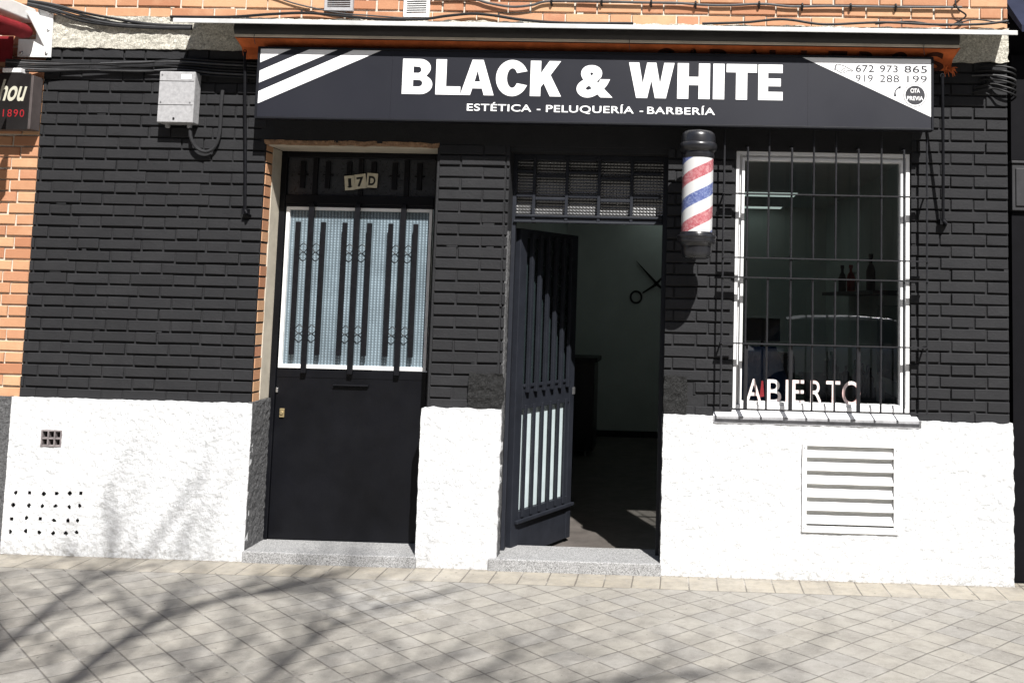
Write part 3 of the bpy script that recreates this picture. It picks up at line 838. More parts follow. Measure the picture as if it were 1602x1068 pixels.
# ---- window with white frame
mb = MB()
X0, X1, Z0, Z1 = 4.314, 5.308, 0.925, 2.392
def ring(mb, x0, x1, z0, z1, wd, y0, y1, wt=None, m=0):
    wt = wt or wd
    mb.box(x0, x0 + wd, y0, y1, z0, z1, m); mb.box(x1 - wd, x1, y0, y1, z0, z1, m)
    mb.box(x0 + wd, x1 - wd, y0, y1, z1 - wt, z1, m); mb.box(x0 + wd, x1 - wd, y0, y1, z0, z0 + wd, m)
ring(mb, X0, X1, Z0, Z1, 0.021, 0.012, 0.085)
ring(mb, X0 + .0215, X1 - .0215, Z0 + .0215, Z1 - .0215, 0.012, 0.036, 0.085)
ring(mb, X0 + .034, X1 - .034, Z0 + .022, Z1 - .034, 0.016, 0.018, 0.085)
WI = mb.build('window', ['white_aluminium'], SHOP, bevel=0.0015)
mb = MB(); mb.add([(X0 + .05, 0.066, Z0 + .038), (X1 - .05, 0.066, Z0 + .038), (X1 - .05, 0.066, Z1 - .05), (X0 + .05, 0.066, Z1 - .05)], [(0, 1, 2, 3)])
mb.build('pane', ['clear_glass'], WI)
# ---- grille of iron bars
GR = bpy.data.objects.new('window_grille', None); C.objects.link(GR); GR.parent = SHOP; OFF[GR] = OFF[SHOP].copy()
gx = [4.241, 4.374, 4.495, 4.624, 4.748, 4.873, 5.000, 5.129, 5.256, 5.384]
gz = [2.135, 1.773, 1.662, 1.293, 0.928]
gy = -0.080
for i, x in enumerate(gx):
    runs = []
    if i in (1, 3, 6, 8): runs = [[(x, 0.005, 2.412), (x, gy + .01, 2.408), (x, gy, 2.398), (x, gy, 0.926)]]
    elif i in (0, 9): runs = [[(x, 0.005, 2.556), (x, gy + .01, 2.55), (x, gy, 2.54), (x, gy, 0.926)]]
    else: runs = [[(x, 0.005, 2.556), (x, gy + .01, 2.55), (x, gy, 2.54), (x, gy, 1.772)], [(x, gy, 1.664), (x, gy, 0.926)]]
    for rn in runs:
        mb = MB(); mb.tube(rn, 0.0058, 8)
        mb.build('bar', ['grille_paint'], GR, smooth=True)
for x in (4.629, 5.006, 4.379):
    mb = MB(); mb.box(x - .010, x + .012, gy + .007, gy + .013, 0.93, 1.290)
    mb.build('bar', ['grille_paint'], GR)
for z in gz:
    mb = MB(); mb.box(gx[0] - .006, gx[9] + .006, gy - (.014 if z > 1 else .005), gy + (.014 if z > 1 else .005), z - .0035, z + .0035)
    for x in (gx[0], gx[9]):
        if z in (2.135, 1.293): mb.tube([(x, gy, z + .004), (x, 0.01, z + .002)], 0.0055, 6)
    mb.build('bar', ['grille_paint'], GR)

# ---- vents
mb = MB()
mb.box(4.706, 4.731, -0.033, -0.004, 0.262, 0.745); mb.box(5.214, 5.238, -0.033, -0.004, 0.262, 0.745)
mb.box(4.731, 5.214, -0.033, -0.004, 0.733, 0.745); mb.box(4.731, 5.214, -0.033, -0.004, 0.262, 0.296)
mb.box(4.731, 5.214, 0.004, 0.008, 0.296, 0.733)
LV = mb.build('louvre_vent', ['white_paint'], SHOP, bevel=0.0012)
for i in range(6):
    zt = 0.728 - i * 0.0725
    mb = MB(); mb.prism_x([(0.0035, zt), (-0.030, zt - .053), (-0.030, zt - .057), (-0.026, zt - .057), (0.0035, zt - .006)], 4.7315, 5.2135)
    mb.build('slat', ['white_paint'], LV)
for xx in (4.718, 5.226):
    for zz in (0.285, 0.72):
        mb = MB(); mb.lathe([(0.0045, 0), (0.0045, 0.0015)], 0, 0, 10); mb.v = [(xx + x, -0.0331 - z, zz + y) for x, y, z in mb.v]
        mb.build('screw', ['metal_bright'], LV)
mb = MB()
for i in range(4):
    xx = 0.361 + i * 0.0375
    mb.box(xx, xx + .0085, -0.027, 0.03, 0.604, 0.699)
for z in (0.604, 0.646, 0.690):
    for i in range(3):
        xx = 0.361 + i * 0.0375 + .0085
        mb.box(xx, xx + .029, -0.0265, 0.03, z, z + .009)
BV = mb.build('brick_vent', ['terracotta_grey'], SHOP, bevel=0.002)
mb = MB(); mb.box(0.361, 0.482, 0.004, 0.010, 0.604, 0.699)
mb.build('vent_back', ['hole_dark'], BV)
for (x0, x1, z0, z1, dk) in ((1.870, 2.040, 3.178, 3.335, True), (2.342, 2.494, 3.146, 3.300, False)):
    mb = MB()
    fw = 0.016
    ring(mb, x0, x1, z0, z1, fw, -0.022, 0.004)
    n = 11
    for i in range(n):
        zt = z1 - fw - (z1 - z0 - 2 * fw) * i / n
        mb.prism_x([(-0.006, zt), (-0.019, zt - .008), (-0.019, zt - .0095), (-0.004, zt - .002)], x0 + fw, x1 - fw)
    mb.box(x0 + fw, x1 - fw, 0.0, 0.003, z0 + fw, z1 - fw, 1)
    mb.build('wall_vent', ['box_grey' if dk else 'white_paint', 'hole_dark'], SHOP)

# ------------------------------------------------------------------ shop sign
SG = thing('shop_sign', (3.47, -0.06, 2.503), 'long black fascia sign lettered BLACK & WHITE in white above the doors', 'sign')
x0, x1, z0, z1 = 1.548, 5.403, 2.503, 2.921
mb = MB()
fr = 0.012
mb.box(x0, x0 + fr, -0.160, -0.092, z0, z1); mb.box(x1 - fr, x1, -0.160, -0.092, z0, z1)
mb.box(x0 + fr, x1 - fr, -0.160, -0.092, z1 - fr, z1); mb.box(x0 + fr, x1 - fr, -0.160, -0.092, z0, z0 + fr)
for xx in (1.7, 3.0, 4.2, 5.3):
    mb.box(xx, xx + .04, -0.0915, -0.004, z0 + .03, z0 + .07)
mb.build('sign_frame', ['sign_frame'], SG, bevel=0.002)
mb = MB()
seams = [x0 + fr, 2.33, 4.70, x1 - fr]
for a, b_ in zip(seams[:-1], seams[1:]):
    mb.box(a + (0.0006 if a != seams[0] else 0), b_, -0.154, -0.092, z0 + fr, z1 - fr)
mb.build('sign_panel', ['sign_face'], SG)
mb = MB()
for pl in ([(1.563, 2.9085), (1.738, 2.9085), (1.563, 2.828)], [(1.563, 2.780), (1.845, 2.9085), (2.008, 2.9085), (1.563, 2.710)], [(1.563, 2.660), (2.100, 2.9085), (2.262, 2.9085), (1.563, 2.590)]):
    mb.plate(pl, -0.1555, -0.1535)
mb.build('corner_stripes', ['sign_white'], SG)
mb = MB(); mb.plate([(4.668, 2.9085), (5.3885, 2.9085), (5.3885, 2.580)], -0.1555, -0.1535)
mb.build('corner_triangle', ['sign_white'], SG)
# main lettering, heavy grotesque
G = {}
G['L'] = ([(0, 0), (1, 0), (1, .235), (.42, .235), (.42, 1), (0, 1)], [])
G['A'] = ([(0, 0), (.295, 0), (.355, .19), (.645, .19), (.705, 0), (1, 0), (.665, 1), (.335, 1)], [[(.415, .385), (.585, .385), (.5, .70)]])
G['K'] = ([(0, 0), (.335, 0), (.335, .25), (.43, .37), (.64, 0), (1.0, 0), (.645, .60), (.97, 1), (.60, 1), (.335, .65), (.335, 1), (0, 1)], [])
G['H'] = ([(0, 0), (.345, 0), (.345, .385), (.655, .385), (.655, 0), (1, 0), (1, 1), (.655, 1), (.655, .62), (.345, .62), (.345, 1), (0, 1)], [])
G['I'] = ([(0, 0), (1, 0), (1, 1), (0, 1)], [])
G['T'] = ([(.315, 0), (.685, 0), (.685, .765), (1, .765), (1, 1), (0, 1), (0, .765), (.315, .765)], [])
G['E'] = ([(0, 0), (1, 0), (1, .235), (.40, .235), (.40, .39), (.92, .39), (.92, .61), (.40, .61), (.40, .765), (.99, .765), (.99, 1), (0, 1)], [])
G['W'] = ([(.175, 0), (.415, 0), (.5, .50), (.585, 0), (.825, 0), (1, 1), (.775, 1), (.69, .40), (.60, 1), (.40, 1), (.31, .40), (.225, 1), (0, 1)], [])
G['B'] = ([(0, 0)] + [(.60, 0)] + arc(.60, .275, .40, .275, -90, 62, 12) + arc(.57, .745, .36, .255, -40, 90, 10) + [(0, 1)],
          [[(.36, .215), (.55, .215)] + arc(.555, .31, .115, .092, -80, 80, 6) + [(.36, .405)],
           [(.36, .60), (.50, .60)] + arc(.52, .69, .10, .09, -80, 80, 6) + [(.36, .785)]])
co = arc(.51, .5, .51, .515, 36, 324, 30)
ci = arc(.53, .5, .185, .275, 320, 40, 18)
G['C'] = (co + [(1.0, .235), (.70, .29)] + ci + [(.70, .70), (1.0, .76)], [])
# order the C so that it is one clean outline
G['C'] = (arc(.51, .5, .51, .515, 40, 320, 30) + [(.985, .30), (.665, .355)] + arc(.515, .5, .17, .28, 328, 32, 18) + [(.665, .645), (.985, .70)], [])
LX = dict(B=[(2.392, 2.566)], L=[(2.585, 2.728)], A=[(2.728, 2.920)], C=[(2.930, 3.112)], K=[(3.127, 3.305)], W=[(3.687, 3.946)], H=[(3.964, 4.148)], I=[(4.166, 4.230)], T=[(4.241, 4.413)], E=[(4.421, 4.559)])
ZL, ZH = 2.659, 2.863
mb = MB()
for ch, spans in LX.items():
    for a, b_ in spans:
        put_glyph(mb, G[ch][0], G[ch][1], a, b_, ZL, ZH, -0.156)
put_text(mb, '&', 3.392, -0.156, ZL - 0.001, 0.200, 0.206, 0.045, 0)
mb.build('main_lettering', ['sign_white'], SG)
for body, a, b_ in (('ESTÉTICA', 2.770, 3.138), ('-', 3.170, 3.190), ('PELUQUERÍA', 3.222, 3.721), ('-', 3.754, 3.774), ('BARBERÍA', 3.797, 4.180)):
    mb = MB(); put_text(mb, body, a, -0.156, 2.569, 0.0425, b_ - a, 0.012, 0, spacing=1.06)
    mb.build('small_lettering' if body != '-' else 'dash', ['sign_white'], SG)
for body, za, xs in (('672 973 865', 2.8295, ((4.968, 5.070), (5.103, 5.204), (5.240, 5.367))), ('919 288 199', 2.7735, ((4.968, 5.064), (5.103, 5.211), (5.256, 5.366)))):
    for grp, (a, b_) in zip(body.split(), xs):
        mb = MB(); put_text(mb, grp, a, -0.1565, za, 0.0425, b_ - a, 0.002 if za < 2.8 else 0.011, 0, spacing=1.05)
        mb.build('phone_digits', ['sign_grey_ink'], SG)
mb = MB()
cxx, czz = 5.300, 2.7015
circ = lambda r, n=40: [(cxx + r * math.cos(2 * math.pi * i / n), czz + r * math.sin(2 * math.pi * i / n)) for i in range(n)]
mb.plate(circ(0.0655), -0.1562, -0.1550, 1); mb.plate(circ(0.0615), -0.1566, -0.1551, 2); mb.plate(circ(0.0545), -0.1571, -0.1551, 0)
put_text(mb, 'CITA', 5.274, -0.1577, 2.7155, 0.025, 0.052, 0.018, 2)
put_text(mb, 'PREVIA', 5.255, -0.1577, 2.672, 0.025, 0.090, 0.014, 2)
mb.build('round_badge', ['sign_grey_ink', 'sign_light_ink', 'sign_white'], SG)
mb = MB()
pts = [(5.187, -0.1565, 2.703), (5.189, -0.1565, 2.722), (5.200, -0.1565, 2.738), (5.215, -0.1565, 2.746)]
mb.tube(pts, [0.005, 0.0034, 0.0034, 0.005], 8)
mb.tube([(5.183, -0.1565, 2.700), (5.194, -0.1565, 2.701)], 0.007, 8); mb.tube([(5.210, -0.1565, 2.748), (5.220, -0.1565, 2.743)], 0.007, 8)
mb.v = [(x, -0.1565 + (y + .1565) * 0.2, z) for x, y, z in mb.v]
mb.build('handset_mark', ['sign_grey_ink'], SG)
mb = MB()                                            # pointing hand, drawn as thin outlines
def line(pts, r=0.0018): mb.tube([(a, -0.1562, b_) for a, b_ in pts], r, 5)
line([(4.853, 2.866), (4.862, 2.872), (4.880, 2.870), (4.905, 2.862), (4.930, 2.848), (4.953, 2.836), (4.949, 2.832), (4.925, 2.838)])
line([(4.925, 2.838), (4.912, 2.828), (4.905, 2.822), (4.890, 2.822), (4.872, 2.832), (4.858, 2.840), (4.850, 2.846)])
line([(4.885, 2.845), (4.898, 2.840), (4.912, 2.834)], .0014); line([(4.880, 2.838), (4.893, 2.833), (4.905, 2.828)], .0014); line([(4.892, 2.851), (4.905, 2.847), (4.918, 2.842)], .0014)
mb.plate([(4.846, 2.838), (4.856, 2.841), (4.862, 2.868), (4.852, 2.866)], -0.1566, -0.1550)
mb.build('pointing_hand_mark', ['sign_light_ink'], SG)

# ------------------------------------------------------------------ rolled awning above the sign
AW = thing('rolled_awning', (3.46, -0.012, 3.0), 'rolled up orange awning under a long white hood above the black sign', 'awning')
mb = MB()
mb.prism_x([(-0.010, 3.112), (-0.268, 3.050), (-0.272, 3.048), (-0.272, 3.024), (-0.264, 3.024), (-0.262, 3.040), (-0.010, 3.102)], 1.098, 5.835)
mb.build('hood', ['hood_metal'], AW, bevel=0.002)
mb = MB()
pr = [(-0.09 + 0.052 * math.cos(2 * math.pi * i / 20), 3.022 + 0.050 * math.sin(2 * math.pi * i / 20)) for i in range(20)]
mb.prism_x([(-0.052 + y, z) for y, z in pr], 1.415, 5.540)
for xx in (1.45, 3.4, 5.48):
    mb.box(xx, xx + .03, -0.12, -0.016, 3.075, 3.10)
mb.build('roller', ['awning_metal'], AW, smooth=True)
mb = MB(); mb.prism_x([(-0.150, 2.992), (-0.178, 2.989), (-0.180, 2.972), (-0.150, 2.976)], 1.412, 5.545)
mb.build('front_rail', ['cream_rail'], AW, bevel=0.003)
mb = MB()
n = 120
def fab(z):
    return -0.150 if z >= 2.976 else (-0.150 + (2.976 - z) / 0.046 * 0.063 if z > 2.930 else -0.087)
for i in range(n + 1):
    x = 1.405 + (5.555 - 1.405) * i / n
    for j, z in enumerate((2.976, 2.953, 2.930, 2.890, 2.862)):
        yy = fab(z) + (0.0035 * fbm(x, j, 0, 3) if 0 < j < 3 else 0)
        if j == 4: z += 0.006 * fbm(x, 2, 2, 6)
        mb.v.append((x - (0.012 * j if i == n else 0) + (0.008 * j if i == 0 else 0), yy, z))
for i in range(n):
    for j in range(4):
        a = i * 5 + j
        mb.f.append([a, a + 5, a + 6, a + 1]); mb.mi.append(0); mb.t.append(0.5)
VA = mb.build('valance', ['orange_fabric'], AW, smooth=True)
so = VA.modifiers.new('thickness', 'SOLIDIFY'); so.thickness = 0.002
for ch, u_ in zip('CABALLEROS', (1016, 1063, 1105, 1160, 1200, 1250, 1294, 1343, 1393, 1448)):
    xc = 4.0 + (u_ - 1048) / 281.5
    mb = MB(); put_text(mb, ch, xc - 0.055, 0.0, 0.0, 0.105, 0.110, 0.02, 0)
    mb.v = [(x, fab(2.856 + z) - 0.005 + (0.001 if y > 0 else 0), 2.856 + z) for x, y, z in mb.v]
    mb.build('printed_letter', ['brown_print'], AW)
mb = MB()
for i in range(26):                                   # frayed end of the fabric
    a = Vector((5.505 + rnd.uniform(-.03, .02), -0.09 + rnd.uniform(-.01, .01), 2.872 + rnd.uniform(-.012, .012)))
    d = Vector((rnd.uniform(-.2, 1), rnd.uniform(-.5, .2), rnd.uniform(-.9, .5))).normalized() * rnd.uniform(.02, .05)
    mb.tube([a, a + d * .6, a + d + Vector((0, 0, -.006))], [0.004, 0.003, 0.0012], 5)
mb.build('frayed_edge', ['orange_fabric'], AW)
mb = MB()
for (xx) in (1.535, 3.69, 5.345):
    mb.tube([(xx, -0.182, 3.002), (xx - .004, -0.184, 2.965), (xx + .002, -0.176, 2.928)], 0.0018, 5)
mb.build('cord', ['cable_grey'], AW)

def rod(pts, label, r=0.009):
    mb = MB(); mb.tube(pts, r, 10)
    p = pts[-1]
    mb.obox((p[0], -0.018, p[2] - .008), (0.016, 0, 0), (0, 0.02, 0), (0, 0, 0.016))
    mb.tube([p, (p[0] + .014, p[1] - .014, p[2] - .018), (p[0] + .02, -0.004, p[2] - .03)], r * .9, 8)
    t = pts[0]
    mb.tube([(t[0] + .010 * math.cos(a), t[1], t[2] + .012 * math.sin(a)) for a in [2 * math.pi * i / 10 for i in range(11)]], 0.004, 6)
    o = mb.build('awning_arm', ['bar_paint'], smooth=True)
    base_at(o, p)
    tag(o, label, 'awning arm', 'drop arms of the awning')
rod([(1.440, -0.085, 2.905), (1.452, -0.072, 2.6), (1.466, -0.050, 2.25), (1.472, -0.034, 1.985)], 'black metal drop arm hanging on bricks left of the closed door')
rod([(5.452, -0.155, 2.815), (5.464, -0.118, 2.55), (5.476, -0.075, 2.25), (5.485, -0.036, 2.012)], 'black metal drop arm hanging on bricks right of the barred window')

# ------------------------------------------------------------------ barber pole
BP = thing('barber_pole', (4.088, -0.25, 1.75), 'barber pole with red white and blue spiral between black caps', 'barber pole')
ax, ay = 4.088, -0.25
mb = MB()
mb.lathe([(0.001, 2.462), (0.045, 2.461), (0.075, 2.455), (0.089, 2.444), (0.094, 2.428), (0.095, 2.392), (0.100, 2.388), (0.104, 2.380), (0.104, 2.366), (0.100, 2.352), (0.092, 2.344), (0.088, 2.340), (0.088, 2.330), (0.090, 2.328), (0.090, 2.318), (0.087, 2.306)], ax, ay, 48)
mb.build('top_cap', ['black_plastic'], BP, smooth=True)
mb = MB(); mb.lathe([(0.0855, 2.3075), (0.0855, 1.899)], ax, ay, 56)
o = mb.build('striped_cylinder', ['pole_stripes'], BP, smooth=True)
# keep its own origin on the axis so that the spiral follows the cylinder
o.data.transform(Matrix.Translation(Vector((0, 0, 1.75)))); o.location = (0, 0, -1.75)
mb = MB()
mb.lathe([(0.087, 1.899), (0.092, 1.893), (0.093, 1.884), (0.108, 1.880), (0.110, 1.872), (0.108, 1.866), (0.106, 1.862), (0.1075, 1.852), (0.104, 1.842), (0.096, 1.838), (0.090, 1.830), (0.084, 1.822), (0.083, 1.790), (0.080, 1.772), (0.070, 1.759), (0.050, 1.752), (0.001, 1.750)], ax, ay, 48)
mb.build('bottom_cap', ['black_plastic'], BP, smooth=True)
for z in (2.36, 1.855):
    mb = MB(); mb.box(ax - .03, ax + .03, -0.17, 0.0, z - .018, z + .018); mb.box(ax - .045, ax + .045, -0.012, -0.002, z - .045, z + .045)
    mb.build('wall_bracket', ['black_plastic'], BP, bevel=0.003)

# ------------------------------------------------------------------ letters in the window
OS = thing('open_sign', (4.72, 0.045, 0.962), 'white letters spelling ABIERTO standing low behind the window bars', 'sign')
spans = dict(A=(4.391, 4.480), B=(4.512, 4.592), I=(4.617, 4.634), E=(4.654, 4.722), R=(4.757, 4.826), T=(4.846, 4.925), O=(4.937, 5.040))
for ch, (a, b_) in spans.items():
    mb = MB(); put_text(mb, ch, a, 0.046, 0.955, 0.142, b_ - a, 0.004, 0, depth=0.006)
    mb.build('letter', ['open_letter'], OS)
mb = MB(); mb.plate([(4.470, 0.985), (4.496, 0.99), (4.490, 1.075), (4.480, 1.080)], 0.059, 0.0605)
mb.build('red_card', ['open_red'], OS)

# ------------------------------------------------------------------ meter box, cables
MX = thing('meter_box', (1.05, 0.0, 2.48), 'grey plastic meter box with a small white sticker on black bricks', 'meter box')
mb = MB(); mb.box(0.944, 1.155, -0.085, -0.006, 2.480, 2.783)
mb.build('box_body', ['box_grey'], MX, bevel=0.006)
mb = MB(); mb.box(0.947, 1.151, -0.0885, -0.0855, 2.484, 2.582); mb.box(0.947, 1.151, -0.0885, -0.0855, 2.586, 2.722); mb.box(0.947, 1.151, -0.0885, -0.0855, 2.726, 2.779)
mb.build('front_cover', ['box_grey'], MX, bevel=0.0025)
mb = MB(); mb.box(1.075, 1.135, -0.0895, -0.0887, 2.738, 2.766)
mb.build('sticker', ['white_paint'], MX)
mb = MB(); mb.lathe([(0.006, 0), (0.006, 0.004)], 0, 0, 14); mb.v = [(1.045 + x, -0.089 - z, 2.505 + y) for x, y, z in mb.v]
mb.build('lock', ['hole_dark'], MX)
for xx, zz in ((0.962, 2.762), (1.135, 2.600), (0.962, 2.600)):
    mb = MB(); mb.lathe([(0.005, 0), (0.005, 0.002)], 0, 0, 10); mb.v = [(xx + x, -0.0885 - z, zz + y) for x, y, z in mb.v]
    mb.build('screw', ['metal_bright'], MX)
for xx in (0.99, 1.12):
    mb = MB(); mb.lathe([(0.014, 0), (0.014, 0.02), (0.009, 0.024)], 0, 0, 14); mb.v = [(xx + x, -0.045 + y, 2.480 - z) for x, y, z in mb.v]
    mb.build('cable_gland', ['box_grey'], MX, smooth=True)

def smooth_path(pts, n=8):
    P = [Vector(p) for p in pts]
    out = []
    for i in range(len(P) - 1):
        a = P[max(i - 1, 0)]; b = P[i]; c = P[i + 1]; d = P[min(i + 2, len(P) - 1)]
        for k in range(n):
            t = k / n
            out.append(0.5 * ((2 * b) + (c - a) * t + (2 * a - 5 * b + 4 * c - d) * t * t + (-a + 3 * b - 3 * c + d) * t ** 3))
    return out + [P[-1]]
def cable(pts, r, mat, label, group=None, name='cable'):
    mb = MB(); mb.tube(smooth_path(pts), r, 8)
    o = mb.build(name, [mat], smooth=True)
    base_at(o, pts[len(pts) // 2])
    return tag(o, label, 'cable', group)
cable([(1.125, -0.045, 2.456), (1.135, -0.05, 2.40), (1.165, -0.04, 2.345), (1.215, -0.03, 2.322), (1.262, -0.025, 2.345), (1.286, -0.022, 2.41), (1.290, -0.02, 2.50), (1.288, -0.02, 2.60), (1.287, -0.01, 2.690)], 0.0105, 'black_brick_paint', 'black painted conduit looping from under the grey meter box', name='conduit')
G1 = 'black cables in the sagging bundle across the roughcast band'
for i in range(6):
    o1 = 0.012 * i
    cable([(0.10, -0.05, 3.205 - o1 * .5), (0.25, -0.045, 3.185 - o1 * .8), (0.42, -0.03 - .006 * (i % 3), 3.148 - o1 * 1.0 + rnd.uniform(-.006, .006)), (0.62, -0.03 - .006 * (i % 2), 3.108 - o1 * .85 + rnd.uniform(-.006, .006)), (0.85, -0.03, 3.078 - o1 * .5 + rnd.uniform(-.005, .005)), (1.09, -0.03, 3.072 - o1 * .35)],
          0.0052 + 0.0015 * (i % 2), 'cable_black' if i % 3 else 'cable_grey', 'dark cable in the sagging bundle across the sunlit roughcast band', G1)
G2 = 'cables in the straight bundle above the meter box'
for i in range(6):
    z0 = 2.842 - 0.012 * i
    cable([(0.03, -0.10, z0 - .01), (0.22, -0.045, z0 - .004), (0.50, -0.030, z0 + (0.010 * (i % 3) - .008)), (0.80, -0.028, z0 + (0.018 if i % 2 else 0.0)), (1.02, -0.028, z0 + (0.028 - 0.004 * i)), (1.25, -0.022, z0 + (0.02 - 0.006 * i)), (1.50, -0.020, z0 + .012 - 0.006 * i)],
          0.0062, 'cable_grey' if i in (1, 4) else 'cable_black', 'dark cable in the straight bundle just above the grey meter box', G2)
# wires on the orange upper wall
cable([(1.30, -0.014, 3.33), (1.55, -0.014, 3.262), (1.70, -0.014, 3.215), (1.95, -0.016, 3.165), (2.15, -0.02, 3.150), (2.40, -0.03, 3.132)], 0.0045, 'cable_grey', 'thin grey wire slanting down past the darker wall vent')
cable([(0.95, -0.02, 3.125), (1.30, -0.024, 3.128), (1.55, -0.024, 3.148), (1.76, -0.020, 3.160), (1.95, -0.020, 3.148), (2.2, -0.03, 3.128), (2.45, -0.03, 3.130), (2.60, -0.028, 3.152), (2.74, -0.025, 3.168), (2.86, -0.025, 3.162), (3.05, -0.03, 3.135), (3.30, -0.04, 3.118), (3.7, -0.05, 3.118)], 0.0085, 'cable_black', 'thick black cable lying wavy along the top of the awning hood')
cable([(2.40, -0.02, 3.262), (2.72, -0.018, 3.262), (2.84, -0.020, 3.236), (2.98, -0.024, 3.214), (3.10, -0.022, 3.226), (3.20, -0.018, 3.252), (3.50, -0.020, 3.255), (3.75, -0.018, 3.252), (3.95, -0.016, 3.253), (4.10, -0.016, 3.244), (4.25, -0.018, 3.243), (4.45, -0.018, 3.254), (4.62, -0.016, 3.242), (4.85, -0.016, 3.248), (5.20, -0.016, 3.248), (5.60, -0.016, 3.252)], 0.0075, 'cable_grey', 'grey cable clipped along the orange bricks above the vents')
cable([(4.10, -0.03, 3.128), (4.35, -0.03, 3.140), (4.52, -0.035, 3.158), (4.62, -0.035, 3.156), (4.80, -0.04, 3.132), (5.05, -0.04, 3.145), (5.2, -0.035, 3.150), (5.45, -0.035, 3.142), (5.70, -0.035, 3.148), (5.86, -0.03, 3.170)], 0.0075, 'cable_black', 'black cable lying over the right half of the awning hood')
cable([(5.10, -0.03, 3.140), (5.3, -0.03, 3.160), (5.5, -0.035, 3.136), (5.66, -0.03, 3.175), (5.80, -0.03, 3.162), (5.87, -0.02, 3.158)], 0.004, 'cable_black', 'thin black wire over the right end of the awning hood')
cable([(5.60, -0.02, 3.33), (5.56, -0.03, 3.285), (5.575, -0.035, 3.235), (5.62, -0.03, 3.20), (5.58, -0.03, 3.165), (5.53, -0.03, 3.135)], 0.005, 'cable_black', 'loose black wire hanging in a curl at the upper right corner')
for xx, zz in ((3.215, 3.252), (3.51, 3.256), (3.80, 3.253), (4.06, 3.249), (4.43, 3.254), (4.68, 3.245), (4.96, 3.248), (5.22, 3.249)):
    mb = MB(); mb.tube([(xx, -0.005, zz + .014), (xx, -0.022, zz + .012), (xx, -0.029, zz), (xx, -0.022, zz - .013), (xx, -0.003, zz - .022)], 0.006, 6)
    o = mb.build('cable_clip', ['cable_black']); base_at(o, (xx, 0, zz)); tag(o, 'small black clip fixing the grey cable to orange bricks', 'clip', 'clips of the grey cable')
G3 = 'cables bending round the right corner of the facade'
for i in range(6):
    z0 = 2.905 - 0.026 * i
    cable([(5.70 - .02 * (i % 3), -0.008, z0 - .02 * (i > 3)), (5.76, -0.03, z0), (5.83, -0.05 - .01 * (i % 2), z0 - .006 - .003 * i), (5.895, -0.04, z0 - .022 - .004 * i), (5.905, 0.03, z0 - .05), (5.90, 0.10, z0 - .10 + .01 * i)],
          0.0056, 'cable_grey' if i == 2 else 'cable_black', 'dark cable bending round the right corner below the roughcast', G3)

# ------------------------------------------------------------------ neighbour on the left: bar with awning and sign
NB = thing('bar_building', (-1.5, 0.14, 0), 'orange brick wall of the bar left of the black shop front', 'building')
mb = MB()
mb.box(-3.0, 0.1995, 0.010, 0.28, 0, 3.133, 1)
bricks(mb, -1.2, 0.1990, -3, 31, ZB, 0.296, 0.476, 0.3815, 0.1285, depth=0.016, fill=0.007, m=0, fm=1)
mb.build('brick_wall', ['orange_brick', 'pale_mortar'], NB)
mb = MB(); rough_panel(mb, -1.4, 0.1705, 0.0, 0.881, -0.016, 0.02, 0.012, 0.005, 0.006)
mb.build('base', ['grey_stucco'], NB)
BA = thing('bar_awning', (0.10, -0.02, 2.87), 'dark red bar awning on a white bolted wall bracket at top left', 'awning')
mb = MB()
mb.plate([(0.045, 2.868), (0.247, 2.868), (0.243, 3.162), (0.150, 3.165), (0.150, 2.975), (0.045, 2.975)], -0.026, -0.016)
mb.v += []
b0 = len(mb.v)
mb.add([(0.152, -0.026, 3.14), (0.160, -0.026, 3.14), (0.210, -0.026, 2.93), (0.202, -0.026, 2.93), (0.150, -0.13, 3.11), (0.158, -0.13, 3.11)], [(0, 1, 2, 3), (0, 4, 5, 1), (1, 5, 2), (0, 3, 4), (3, 2, 5, 4)])
mb.build('bracket', ['white_paint'], BA, bevel=0.002)
for x, z in ((0.225, 3.135), (0.222, 3.035), (0.222, 2.893), (0.070, 2.892)):
    mb = MB(); mb.lathe([(0.0105, 0), (0.0105, 0.006), (0.006, 0.009)], 0, 0, 6); mb.v = [(x + a, -0.026 - c, z + b_) for a, b_, c in mb.v]
    mb.build('bolt', ['metal_bright'], BA)
mb = MB(); mb.obox((0.100, -0.76, 3.10), (0.046, 0, 0), (0, 0.73, 0.012), (0, 0, 0.040))
mb.build('arm', ['white_paint'], BA, bevel=0.006)
mb = MB(); mb.tube([(0.125, -0.06, 3.005), (0.120, -0.10, 3.005), (0.085, -0.7, 2.995), (0.05, -1.5, 2.98)], [0.03, 0.044, 0.046, 0.046], 16)
mb.build('fabric_roll', ['maroon_fabric'], BA, smooth=True)
mb = MB(); mb.add([(0.115, -0.07, 2.985), (0.04, -1.5, 2.95), (-2.5, -1.5, 2.95), (-2.5, -0.07, 2.985), (0.115, -0.07, 2.995), (0.04, -1.5, 2.96), (-2.5, -1.5, 2.96), (-2.5, -0.07, 2.995)], [(0, 1, 2, 3), (4, 5, 6, 7), (0, 1, 5, 4), (1, 2, 6, 5), (2, 3, 7, 6), (3, 0, 4, 7)])
mb.add([(0.03, -0.05, 2.985), (-2.5, -0.05, 2.985), (-2.5, -0.05, 2.83), (0.03, -0.05, 2.83), (0.03, -0.045, 2.985), (-2.5, -0.045, 2.985), (-2.5, -0.045, 2.83), (0.03, -0.045, 2.83)], [(0, 1, 2, 3), (4, 5, 6, 7), (0, 1, 5, 4), (1, 2, 6, 5), (2, 3, 7, 6), (3, 0, 4, 7)])
mb.build('canopy', ['maroon_fabric'], BA)
mb = MB(); pl = [(-0.43, 2.59), (-0.62, 2.70), (-0.95, 2.86), (-1.40, 2.945), (-0.43, 2.90)]  # unseen awning panel, added and shaped to cast the slanting shadow on the bricks
